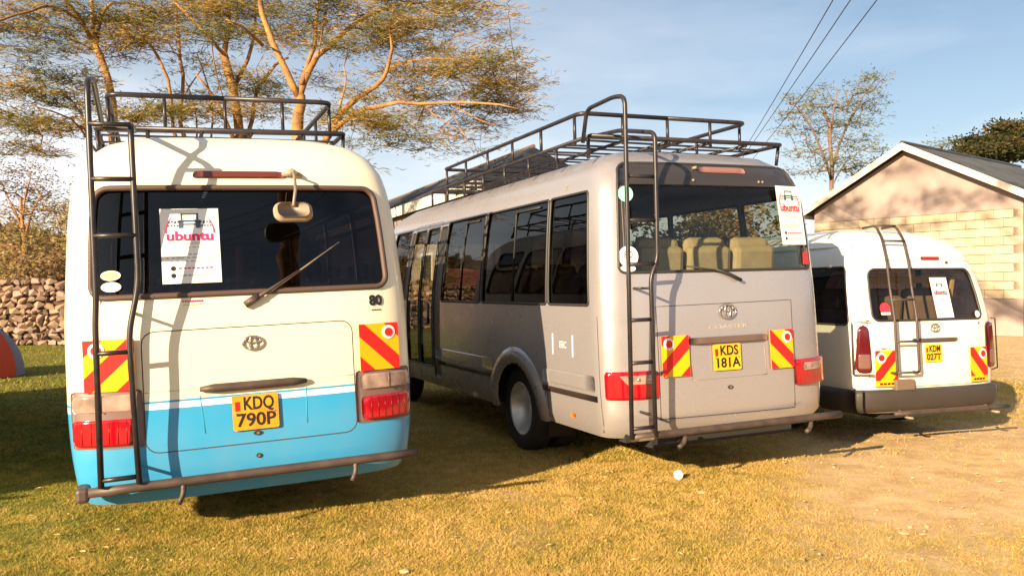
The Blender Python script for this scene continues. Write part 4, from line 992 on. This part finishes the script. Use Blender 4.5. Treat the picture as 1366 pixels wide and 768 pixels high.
def tent():
    c = Vector((-9.62, 14.6, 0)); t = empty('tent', 'small orange and grey dome tent cut off by the left edge of the photo', 'tent', tuple(c))
    V = []; F = []; n = 24; k = 8
    for j in range(k + 1):
        a = math.pi / 2 * j / k
        for i in range(n):
            b = 2 * math.pi * i / n; rr = 1.03 * math.cos(a) ** .85 if j < k else 0.; V.append((rr * math.cos(b), rr * math.sin(b), 1.0 * math.sin(a) * (1 + .03 * math.cos(4 * b))))
    for j in range(k): F += [(j * n + i, j * n + (i + 1) % n, (j + 1) * n + (i + 1) % n, (j + 1) * n + i) for i in range(n)]
    new_obj('canopy', V, F, mat('tent_grey', (.16, .19, .27), .7), t, True)
    V2 = [tuple(q * 1.012 for q in v) for v in V]; F2 = [f for f in F if -2.6 < math.atan2(sum(V[i][1] for i in f), sum(V[i][0] for i in f)) < -.05 and max(V[i][2] for i in f) < .98]
    new_obj('door_panel', V2, F2, mat('tent_orange', (.62, .06, .012), .7), t, True)['kind'] = 'stuff'
    for s in (0, 1):
        tube_obj('tent_pole', [(1.05 * math.cos(a) * math.cos(.8 + s * 1.57), 1.05 * math.cos(a) * math.sin(.8 + s * 1.57), 1.03 * math.sin(a)) for a in np.linspace(0, math.pi, 17)], .012, M_black, t, 6)
tent()

# ------------------------------------------------------------------ trees
class Tree:
    def __init__(s): s.pos = []; s.par = []; s.rad = []; s.limbs = []
    def limb(s, pts, r0, r1, step=.45):
        pts = [Vector(p) for p in pts]
        # smooth with catmull-rom
        P = [pts[0] * 2 - pts[1]] + pts + [pts[-1] * 2 - pts[-2]]; out = []
        for i in range(1, len(P) - 2):
            n = max(2, int((P[i + 1] - P[i]).length / step))
            for k in range(n):
                t = k / n; out.append(.5 * ((2 * P[i]) + (P[i + 1] - P[i - 1]) * t + (2 * P[i - 1] - 5 * P[i] + 4 * P[i + 1] - P[i + 2]) * t * t + (-P[i - 1] + 3 * P[i] - 3 * P[i + 1] + P[i + 2]) * t ** 3))
        out.append(pts[-1]); n = len(out)
        out = [p + Vector((noise.noise(p * 1.3), noise.noise(p * 1.3 + Vector((9, 0, 0))), noise.noise(p * 1.3 + Vector((0, 9, 0))))) * r0 * 1.0 for p in out]
        rr = [r0 + (r1 - r0) * i / (n - 1) for i in range(n)]; s.limbs.append((out, rr))
        for i in range(1, n):
            s.pos.append(np.array(out[i])); s.par.append(-1); s.rad.append(rr[i])
    def grow(s, targets, step=.4, rt=.006, zpen=1.0, jit=.10):
        """connect every target point to the nearest part of the tree; returns twig ends"""
        base = np.array(s.pos); T = np.array(targets)
        d0 = np.array([np.min(np.sum((base - t) ** 2, 1)) for t in T]); T = T[np.argsort(d0)]
        cap = len(base) + len(T) * 14 + 10; N = np.zeros((cap, 3)); N[:len(base)] = base; n = len(base); par = list(s.par); nb = n; term = []
        for t in T:
            dl = N[:n] - t; w = dl[:, 0] ** 2 + dl[:, 1] ** 2 + (np.where(dl[:, 2] > 0, 2.2, .8) * dl[:, 2]) ** 2
            j = int(np.argmin(w)); p = N[j]; L_ = math.sqrt(((t - p) ** 2).sum()); k = max(1, int(L_ / step)); prev = j
            dr = RNG.normal(0, jit, 3) * L_ * .5; dr[2] += .06 * L_
            for q in range(1, k + 1):
                if n >= cap: break
                f = q / k; N[n] = p + (t - p) * f + dr * math.sin(math.pi * f) * .6; par.append(prev); prev = n; n += 1
            term.append(prev)
        cnt = np.zeros(n); 
        for e in term: cnt[e] += 1
        for i in range(n - 1, nb - 1, -1):
            if par[i] >= nb: cnt[par[i]] += cnt[i]
        s.N = N[:n]; s.p2 = par; s.nb = nb; s.term = term; s.tr = rt * np.maximum(cnt, 1) ** .42
    def build(s, t, m_bark, m_twig, trunk_name='trunk'):
        mb = MB()
        for P, rr in s.limbs: mb.tube(P, rr, 8)
        mb.build(trunk_name, m_bark, t, True)
        e = np.arange(s.nb, len(s.N)); a = s.N[[s.p2[i] for i in e]]; b = s.N[e]; ra = s.tr[e]
        d = b - a; d /= np.linalg.norm(d, axis=1, keepdims=True) + 1e-9; u = np.cross(d, np.array([.3, .2, 1.])); u /= np.linalg.norm(u, axis=1, keepdims=True) + 1e-9; w = np.cross(d, u)
        V = np.zeros((len(e), 6, 3))
        for k in range(3):
            an = 2 * math.pi * k / 3; o = u * math.cos(an) + w * math.sin(an); V[:, k] = a + o * ra[:, None]; V[:, 3 + k] = b + o * (ra * .85)[:, None]
        base = np.arange(len(e))[:, None] * 6; F = np.concatenate([base + np.array([[k, (k + 1) % 3, 3 + (k + 1) % 3, 3 + k]]) for k in range(3)])
        big = ra > .02
        fb = np.concatenate([big] * 3)
        if fb.any(): np_mesh('branches', V.reshape(-1, 3), F[fb], m_bark, 'stuff', t)
        np_mesh('twigs', V.reshape(-1, 3), F[~fb], m_twig, 'stuff', t)
    def leaves(s, t, m, per=16, spread=(.34, .34, .07), size=(.05, .13), wid=.022, frac=1.0, droop=0.):
        ends = s.N[[e for e in s.term if RNG.random() < frac]]; par = s.N[[s.p2[e] if s.p2[e] >= 0 else e for e in s.term]][:len(ends)]
        n = len(ends) * per; K = 6; ti = np.repeat(np.arange(len(ends)), per); si = RNG.integers(0, K, n)
        sa = RNG.random((len(ends), K)) * 2 * np.pi; se = RNG.normal(.08, .22, (len(ends), K)); sl2 = RNG.uniform(.5, 1.5, (len(ends), K))
        a = sa[ti, si]; el = se[ti, si]; u = RNG.random(n) ** .8; sd = np.stack([np.cos(a) * np.cos(el), np.sin(a) * np.cos(el), np.sin(el)], -1)
        c = ends[ti] + sd * (u * sl2[ti, si] * spread[0] * 2.0)[:, None] + RNG.normal(0, 1, (n, 3)) * np.array(spread) * np.array([.16, .16, .55]); c[:, 2] -= droop * RNG.random(n)
        a = a + RNG.normal(0, .6, n); el = el + RNG.normal(0, .2, n); L_ = RNG.uniform(size[0], size[1], n); d = np.stack([np.cos(a) * np.cos(el), np.sin(a) * np.cos(el), np.sin(el)], -1)
        q = RNG.normal(0, 1, (n, 3)); w = np.cross(d, q); w /= np.linalg.norm(w, axis=1, keepdims=True); w *= (wid * RNG.uniform(.6, 1.4, n))[:, None]
        V = np.stack([c - d * L_[:, None] / 2, c + w / 2, c + d * L_[:, None] / 2, c - w / 2], 1).reshape(-1, 3)
        tone = np.repeat(np.clip(fbm(c[:, 0] + c[:, 1] * .7, c[:, 2] * 2.2 + c[:, 1] * .3, .8, 55) + RNG.normal(0, .10, n), 0, 1), 4)
        o = np_mesh('crown', V, np.arange(n * 4).reshape(-1, 4), m, 'stuff', t); attr(o, 'tone', tone); return o
M_bark = mat('yellow_acacia_bark', (.42, .20, .055), .75, var=.0, bump=.4, bscale=9, col2=(.60, .36, .12), world=True)
M_bark = bpy.data.materials['yellow_acacia_bark']
MATS.pop('yellow_acacia_bark'); M_bark = mat('acacia_bark', (.20, .075, .028), .8, var=.3, vscale=2.4, bump=.9, bscale=13, col2=(.44, .235, .075), world=True)
M_twig = mat('acacia_twigs', (.13, .085, .07), .85, var=.3, vscale=.6, world=True, col2=(.24, .14, .09))
M_leaf = grass_mat('acacia_foliage', [(0, (.06, .075, .02)), (.4, (.18, .16, .035)), (.6, (.36, .23, .055)), (1, (.60, .37, .11))])
M_leaf_g = grass_mat('grey_green_foliage', [(0, (.07, .10, .05)), (.5, (.17, .19, .09)), (.8, (.30, .27, .15)), (1, (.42, .36, .22))])
M_leaf_d = grass_mat('dark_foliage', [(0, (.018, .028, .010)), (.5, (.05, .055, .018)), (.75, (.12, .08, .028)), (1, (.20, .12, .04))])
def pads(lst, D, dj, dens):
    """flat foliage layers: px, py centre, half width, half height in photo pixels at depth D, turned into points in space"""
    out = []
    for (px, py, rx, ry, *o) in lst:
        k = o[0] if o else 1.; dd = RNG.normal(0, dj); Dc = D + dd; n = max(2, int(rx * ry * dens * k)); s = Dc / 1124
        for _ in range(n):
            a = RNG.random() * 2 * math.pi; r = math.sqrt(RNG.random()); q = at(px, py, Dc)
            out.append((q.x + r * math.cos(a) * rx * s, q.y + RNG.normal(0, rx * s * .45), q.z + r * math.sin(a) * ry * s))
    return out
def acacia(label, limbs, pd, D, dj=1.3, dens=.040, per=36, rt=.0055, leaf=None, **k):
    c = limbs[0][0][0]; base = at(c[0], c[1], D); base.z = 0
    t = empty('acacia_tree', label, 'tree', (base.x, base.y, 0), group='tall acacias behind the nearest minibus')
    T = Tree()
    for j, (pts, r0, r1) in enumerate(limbs):
        q = []
        for i, p in enumerate(pts):
            dd = p[2] if len(p) > 2 else 0; q.append(at(p[0], p[1], D + dd) - Vector((base.x, base.y, 0)))
        if j == 0: q[0].z = -.1
        T.limb(q, r0 * .85, r1 * .85)
    tg = [np.array(p) - np.array((base.x, base.y, 0)) for p in pads(pd, D, dj, dens)]
    T.grow(tg, rt=rt); T.build(t, M_bark, M_twig); T.leaves(t, leaf or M_leaf, per=per, **k)
    return t
# left-hand tree
acacia('acacia with a single leaning trunk forking high, leftmost of the tall acacias', [
    ([(156, 440), (153, 300), (151, 170), (141, 105), (126, 58)], .17, .12), ([(126, 58), (108, 28, -.5), (80, -8, -1), (60, -60, -1)], .085, .04), ([(126, 58), (122, 20), (118, -40)], .08, .05),
    ([(128, 60), (134, 20, .5), (150, 5, 1), (188, 8, 1.5), (214, 24, 2)], .075, .03), ([(104, 25), (70, 8, -1), (40, 14, -2), (0, 26, -3), (-40, 40, -3)], .05, .03),
    ([(152, 240), (120, 190, -1), (95, 160, -2), (40, 140, -3)], .05, .02), ([(152, 180), (190, 150, 1), (215, 120, 2)], .035, .015)],
    [(20, 20, 60, 9), (60, 45, 60, 8), (120, 66, 60, 9), (40, 125, 55, 10, 1.3), (90, 102, 45, 10), (10, 160, 60, 9), (60, 168, 60, 9, 1.3), (20, 200, 50, 8), (100, 140, 40, 9), (30, 70, 40, 6), (150, 30, 50, 9), (95, 8, 60, 8), (200, 20, 40, 9), (180, 52, 34, 8), (170, 155, 40, 8), (-40, 100, 40, 9), (-40, 30, 40, 9), (40, 100, 40, 6, .7), (70, 205, 30, 6, .6), (200, 150, 30, 8), (130, 120, 30, 6, .6)], 24, dens=.070, rt=.0050, per=46, size=(.10, .32), wid=.020, spread=(.38, .38, .055))
# middle tree with many stems
acacia('many-stemmed acacia with thick orange stems, in the middle of the tall acacias', [
    ([(318, 440), (322, 300), (318, 180), (308, 118), (299, 72)], .24, .15), ([(299, 72), (303, 35), (309, -30)], .11, .07), ([(301, 75), (280, 50, -1), (252, 22, -1), (230, 0, -1)], .07, .03),
    ([(318, 210), (338, 160, .5), (343, 120, .8), (368, 88, 1), (385, 78, 1)], .10, .04), ([(318, 200), (298, 160, -.5), (285, 130, -.5), (262, 100, -1)], .08, .03), ([(310, 120), (330, 80, .6), (340, 40, .8), (338, -10, 1)], .08, .04),
    ([(318, 300), (240, 200, -.5), (222, 105, -1), (196, 52, -1), (168, 14, -1)], .09, .04), ([(270, 240), (241, 165, .8), (243, 100, 1), (236, 50, 1), (233, -20, 1)], .09, .05), ([(243, 130), (262, 100, 1), (282, 75, 1.2)], .03, .015), ([(260, 225), (262, 160, 1), (250, 115, 1.6), (236, 90, 2)], .04, .02), ([(276, 230), (283, 165), (280, 125, .5), (262, 70, 1)], .045, .02)],
    [(180, 45, 50, 8), (215, 58, 50, 8), (250, 12, 60, 9), (300, 20, 60, 8), (330, 50, 45, 8), (285, 45, 50, 8), (340, 120, 40, 12, 1.2), (250, 128, 35, 8), (330, 8, 50, 8), (200, 28, 50, 8), (320, 100, 35, 9), (255, 85, 30, 6, .6), (275, 150, 50, 10), (340, 148, 40, 9), (225, 150, 40, 8), (280, 0, 60, 8), (370, 60, 30, 6, .7)], 25.5, dens=.070, rt=.0050, per=46, size=(.10, .32), wid=.020, spread=(.38, .38, .055))
# right-hand tree
acacia('wide-spreading acacia whose long branches reach right, rightmost of the tall acacias', [
    ([(397, 440), (398, 300), (399, 205), (399, 155), (397, 128)], .21, .17), ([(397, 130), (380, 98), (362, 58), (350, 15), (343, -30)], .12, .07), ([(398, 128), (414, 92, .3), (438, 62, .6), (474, 33, 1), (512, 10, 1.5), (565, 2, 2)], .12, .035),
    ([(402, 112), (418, 62, .8), (424, 20, 1), (428, -30, 1)], .08, .05), ([(350, 60), (325, 38, -1), (300, 26, -1.5)], .05, .02), ([(424, 70), (432, 30, 1.2), (440, -20, 1.4)], .035, .02),
    ([(399, 250), (425, 205, -.5), (446, 162, -1), (470, 132, -1.2), (500, 116, -1.5), (514, 94, -1.6), (521, 62, -1.8), (517, 40, -2), (524, 12, -2.2)], .12, .018), ([(436, 182, -.7), (470, 152, -1.6), (508, 141, -2), (560, 138, -2.4), (640, 136, -3), (690, 145, -3.2)], .085, .02),
    ([(450, 158), (456, 128), (460, 105), (458, 88)], .045, .015), ([(514, 94), (550, 80, -1.6), (600, 78, -2), (650, 90, -2.4)], .04, .015), ([(512, 12), (560, 30, 1), (620, 45, 1), (670, 62, 1)], .035, .012), ([(565, 2), (620, 8, 2), (665, 20, 2.2)], .03, .012), ([(560, 138), (590, 160, -2), (622, 185, -2)], .03, .012), ([(600, 137), (640, 160, -2.6), (670, 170, -2.6)], .03, .012), ([(599, 138), (618, 180, -2), (632, 205, -2)], .02, .01)],
    [(380, 45, 40, 8), (400, 40, 50, 8), (450, 22, 55, 9), (510, 45, 36, 13, 1.4), (530, 30, 55, 9), (480, 58, 40, 7), (560, 62, 50, 9), (590, 28, 55, 9), (620, 10, 50, 9), (545, 100, 50, 9), (600, 92, 50, 9), (640, 85, 55, 11, 1.2), (680, 108, 42, 9), (655, 120, 50, 9, 1.2), (665, 140, 42, 11, 1.2), (690, 150, 26, 6, .7), (560, 125, 40, 9, 1.2), (470, 160, 55, 9, 1.2), (520, 165, 48, 10, 1.3), (545, 190, 40, 8), (430, 110, 30, 7), (490, 130, 36, 6), (600, 182, 34, 9, .5), (615, 203, 26, 6, .4), (640, 165, 36, 8, .9), (660, 50, 22, 8, .7), (665, 22, 24, 8, .6), (450, 60, 46, 7), (575, 150, 40, 8, .8), (655, 187, 16, 5, .3), (560, 0, 60, 8), (480, 0, 60, 7), (410, 5, 60, 8), (500, 218, 24, 5, .3), (640, 200, 14, 4, .4), (480, 195, 28, 6, .5)], 22, dens=.080, rt=.0050, per=40, size=(.10, .30), wid=.017, spread=(.36, .36, .05))
def shade_tree():
    base = Vector((3.2, -2.2, 0)); t = empty('acacia_tree', 'tall acacia behind the camera whose crown dapples the house gable', 'tree', tuple(base)); T = Tree()
    A = Vector((17.35, 28.0, 0)); B = Vector((11.7, 33.9, 0)); tg = []; cen = []
    for u, z, n, ru, rz in ((.80, 5.0, 14, .9, .35), (.62, 5.9, 10, .9, .3), (.90, 4.4, 16, 1.2, .3), (.45, 4.5, 12, 1.3, .25), (.30, 5.0, 10, .8, .3), (.55, 3.9, 8, 1.5, .15), (.12, 4.6, 6, .5, .3), (.35, 1.0, 14, 1.6, .3), (1.2, 6.5, 16, 2., .6), (.85, 3.6, 8, .7, .2)):
        c = A.lerp(B, u) + Vector((0, 0, z)) - sdir * 34.6 * (1 + .0 * u); cen.append(c)
        for _ in range(n):
            p = c + (B - A).normalized() * RNG.normal(0, ru) + Vector((0, 0, RNG.normal(0, rz))) + sdir * RNG.normal(0, 1.2); tg.append(np.array(p - base))
    m = sum(cen, Vector()) / len(cen) - base
    T.limb([(0, 0, -.1), (-.2, .3, 4), (-1.0, 1.2, 8), tuple(m * .45 + Vector((0, 0, 4.5)))], .28, .16)
    for c in cen[::2]: T.limb([(-1.0, 1.2, 8), tuple((c - base) * .6 + Vector((0, 0, 2.8))), tuple(c - base)], .10, .03)
    T.grow(tg, rt=.012); T.build(t, M_bark, M_twig); T.leaves(t, M_leaf, per=46, spread=(.34, .34, .10), size=(.10, .3), wid=.05)
shade_tree()
# slim tree behind the house
def simple_tree(name, label, limbs, pd, D, leaf, dens=.04, per=12, group=None, bark=None, dj=1.2, rt=.008, **k):
    c = limbs[0][0][0]; base = at(c[0], c[1], D); t = empty(name, label, 'tree', (base.x, base.y, 0), group=group); T = Tree()
    for j, (pts, r0, r1) in enumerate(limbs):
        q = [at(p[0], p[1], D + (p[2] if len(p) > 2 else 0)) - Vector((base.x, base.y, 0)) for p in pts]
        if j == 0: q[0].z = -.1
        T.limb(q, r0, r1)
    T.grow([np.array(p) - np.array((base.x, base.y, 0)) for p in pads(pd, D, dj, dens)], rt=rt, step=.5); T.build(t, bark or M_twig, M_twig); T.leaves(t, leaf, per=per, **k); return t
simple_tree('slim_tree', 'slim airy tree with upswept feathery boughs behind the house roof', [
    ([(1109, 420), (1110, 300), (1110, 245), (1108, 185), (1100, 150)], .16, .08), ([(1109, 230), (1125, 180, .5), (1145, 140, 1), (1168, 108, 1)], .07, .03), ([(1109, 240), (1092, 190, -.5), (1070, 150, -1), (1050, 135, -1)], .07, .025), ([(1108, 200), (1112, 150), (1120, 120)], .05, .02), ([(1110, 250), (1130, 215), (1160, 195)], .04, .015)],
    [(1168, 103, 16, 6, 1.6), (1150, 118, 30, 7), (1095, 122, 26, 6, .8), (1062, 132, 24, 6), (1110, 140, 50, 7), (1070, 152, 36, 6), (1150, 142, 34, 7), (1095, 165, 50, 7), (1145, 165, 36, 6), (1060, 176, 28, 6, .8), (1115, 186, 50, 7), (1155, 198, 32, 6), (1075, 205, 40, 7, .8), (1130, 215, 50, 7), (1085, 228, 36, 6, .8), (1150, 228, 36, 7), (1180, 150, 12, 4, .6), (1182, 126, 10, 4, .6)], 40, M_leaf_g, dens=.15, per=14, spread=(.30, .30, .08), size=(.10, .26), wid=.035, rt=.009)
simple_tree('broad_tree', 'dark dense tree rising behind the house roof at the right edge', [([(1345, 420), (1345, 260), (1340, 215)], .3, .2), ([(1342, 230), (1320, 205), (1300, 195)], .1, .04), ([(1342, 225), (1362, 190), (1370, 175)], .1, .04)],
    [(1355, 178, 26, 9, 1.4), (1320, 192, 32, 9, 1.4), (1345, 202, 50, 11, 1.6), (1300, 202, 22, 7), (1380, 190, 30, 14), (1400, 200, 30, 14), (1340, 170, 12, 5), (1290, 207, 18, 6)], 48, M_leaf_d, dens=.16, per=46, spread=(.42, .42, .24), size=(.12, .3), wid=.13, rt=.012)
simple_tree('small_tree', 'pale low treetop just above the house ridge', [([(1262, 420), (1262, 260), (1260, 200)], .2, .08)], [(1262, 190, 28, 4), (1250, 196, 24, 4), (1285, 196, 22, 4)], 55, M_leaf_g, dens=.12, per=12, spread=(.5, .5, .15), size=(.12, .3), wid=.06)
# low trees and bushes beyond the stone wall, left
M_leaf_h = grass_mat('dry_bush_foliage', [(0, (.10, .075, .035)), (.4, (.20, .13, .06)), (.7, (.34, .21, .10)), (1, (.46, .31, .15))])
simple_tree('thin_tree', 'thin pale leafless tree standing beyond the stone wall at far left', [([(32, 440), (33, 350), (30, 300), (26, 262)], .09, .05), ([(32, 320), (42, 285), (56, 258)], .05, .02), ([(31, 310), (16, 275), (6, 255)], .05, .02), ([(30, 300), (33, 262), (40, 240)], .04, .02)],
    [(20, 250, 36, 8), (50, 262, 36, 9), (10, 280, 30, 8), (66, 282, 26, 8), (40, 236, 30, 7), (-10, 240, 30, 10), (30, 225, 40, 6)], 30, M_leaf_h, dens=.09, per=12, spread=(.35, .35, .14), size=(.08, .2), wid=.04, bark=M_bark, rt=.007)
def bush(x, y, h, w, m, label, cat='bush', name='bush', n=1500, group=None, size=(.06, .2), wid=.10):
    t = empty(name, label, cat, (x, y, 0), group=group); T = Tree(); T.limb([(0, 0, -.1), (.05, 0, h * .25), (0, .05, h * .5)], .05 * h / 2, .02)
    for k in range(4): a = k * 1.6 + x; T.limb([(0, 0, h * .1), (math.cos(a) * w * .3, math.sin(a) * w * .3, h * .45), (math.cos(a) * w * .55, math.sin(a) * w * .5, h * .75)], .03 * h / 2, .01)
    tg = []
    for _ in range(n // 22):
        v = RNG.normal(0, 1, 3); v /= np.linalg.norm(v); r = RNG.random() ** .45; lump = 1 + .25 * math.sin(3 * math.atan2(v[1], v[0]) + x * 3) + .18 * math.sin(7 * v[2] + y)
        tg.append((v[0] * r * w * .9 * lump, v[1] * r * w * .9 * lump, h * .56 + v[2] * r * h * .44 * lump))
    T.grow(tg, rt=.005, step=.3); T.build(t, M_twig, M_twig, 'stem'); s = .16 * h / 2
    T.leaves(t, m, per=22, spread=(s, s, s * .7), size=size, wid=wid); return t
M_leaf_y = grass_mat('golden_bush_foliage', [(0, (.10, .09, .03)), (.4, (.24, .19, .06)), (.7, (.42, .30, .11)), (1, (.58, .42, .18))])
bd = [(-15.2, 27.5, 2.9, 1.5), (-17.6, 29.5, 3.6, 1.8), (-13.2, 30, 3.3, 1.6), (-20, 33, 4.2, 2.2), (-15.6, 35, 4.6, 2.2), (-11.5, 28.5, 3.0, 1.6), (-18.5, 42, 6.5, 3.0), (-24, 44, 7, 3.2), (-13, 43, 6, 3), (-18.2, 36, 6.4, 2.2), (-21.8, 38, 5.4, 2.2), (-16.4, 33, 4.6, 1.6)]
wh = ['round dry bush just beyond the stone wall, left of the thin tree', 'taller straw-brown bush beyond the stone wall at the left edge', 'dry brown bush behind the wall where the cream minibus hides it', 'broad hazy bush beside the red-roofed shed', 'tall hazy bush behind the thin pale tree', 'dry bush behind the wall hidden by the cream minibus', 'far hazy tree above the red-roofed shed', 'far hazy tree at the left edge of the photo', 'far hazy tree right of the thin pale tree', 'golden-green tree rising behind the thin pale tree', 'golden-green tree beside the left edge of the photo', 'golden-green low tree close to the cream minibus']
for (x, y, h, w), l in zip(bd, wh): bush(x, y, h, w, M_leaf_h if h in (2.9, 3.3, 4.2, 3.0) else M_leaf_y, l, 'tree' if h > 5 else 'bush', 'far_tree' if h > 5 else 'bush', n=3800, group='dry scrub beyond the stone wall', size=(.08, .22), wid=.07)
# green trees seen through the silver minibus, between it and the house
for i, (x, y, h, w, l) in enumerate([(6.2, 31, 4.6, 2.4, 'green bushy tree seen through the rear window of the silver minibus'), (9.4, 36, 6.2, 2.4, 'green tree seen between the silver minibus and the house'), (3.2, 34, 4.2, 2.4, 'green bush seen through the left of the silver minibus glass')]):
    bush(x, y, h, w, M_leaf_d if i != 1 else M_leaf, l, 'tree', 'leafy_tree', n=5000, size=(.1, .3), wid=.14)
# a far wood closing the horizon all round
def wood():
    n = 52000; a = RNG.uniform(0, 2 * np.pi, n); D = RNG.uniform(85, 110, n); hh = 3.5 + 5.5 * fbm(np.cos(a) * 60, np.sin(a) * 60, .16, 71); z = RNG.random(n) ** .8 * hh
    c = np.stack([np.cos(a) * D, np.sin(a) * D, z], -1); s = RNG.uniform(.5, 1.1, n); q = RNG.normal(0, 1, (n, 3)); q /= np.linalg.norm(q, axis=1, keepdims=True); w = np.cross(q, RNG.normal(0, 1, (n, 3))); w /= np.linalg.norm(w, axis=1, keepdims=True)
    V = np.stack([c - q * s[:, None], c + w * s[:, None] * .6, c + q * s[:, None], c - w * s[:, None] * .6], 1).reshape(-1, 3)
    o = np_mesh('far_wood', V, np.arange(n * 4).reshape(-1, 4), M_leaf_h, 'stuff'); attr(o, 'tone', np.repeat(np.clip(RNG.normal(.35, .15, n), 0, 1), 4)); tag(o, 'far-off belt of dry woodland along the horizon', 'woodland')
wood()
# tufts of taller grass under the cars' edges and by the wall
# ------------------------------------------------------------------ wires
def wires():
    pole = empty('utility_pole', 'wooden power pole far behind the silver minibus carrying the three wires', 'utility pole', (11.6, 45, 0))
    tube_obj('post', [(0, 0, -.2), (0, 0, 7.6)], [.14, .10], mat('pole_wood', (.16, .11, .07), .9), pole); MB().box((0, 0, 7.0), (1.9, .12, .12)).build('crossarm', MATS['pole_wood'], pole)
    for i, ((x0, x1), l) in enumerate(zip(((1110, 1005), (1133, 1012), (1168, 1030)), ('leftmost of the three thin power wires crossing the sky', 'middle one of the three thin power wires crossing the sky', 'rightmost of the three thin power wires crossing the sky'))):
        z = 7.1; Y0 = (z - CAM_H) / (391 / 1124); A = Vector(((x0 - 683) / 1124 * Y0, Y0, z)); Y1 = (z - CAM_H) / ((391 - 181) / 1124); B = Vector(((x1 - 683) / 1124 * Y1, Y1, z)); d = (B - A)
        P = [A + d * t for t in np.linspace(-2.0, 2.1, 20)]
        P = [p - Vector((0, 0, .25 * math.sin(math.pi * (j / 19)) * 1.0 - .2)) for j, p in enumerate(P)]
        w = tube_obj('power_wire', P, .011, M_ink, None, 5); tag(w, l, 'wire', 'power wires')
wires()
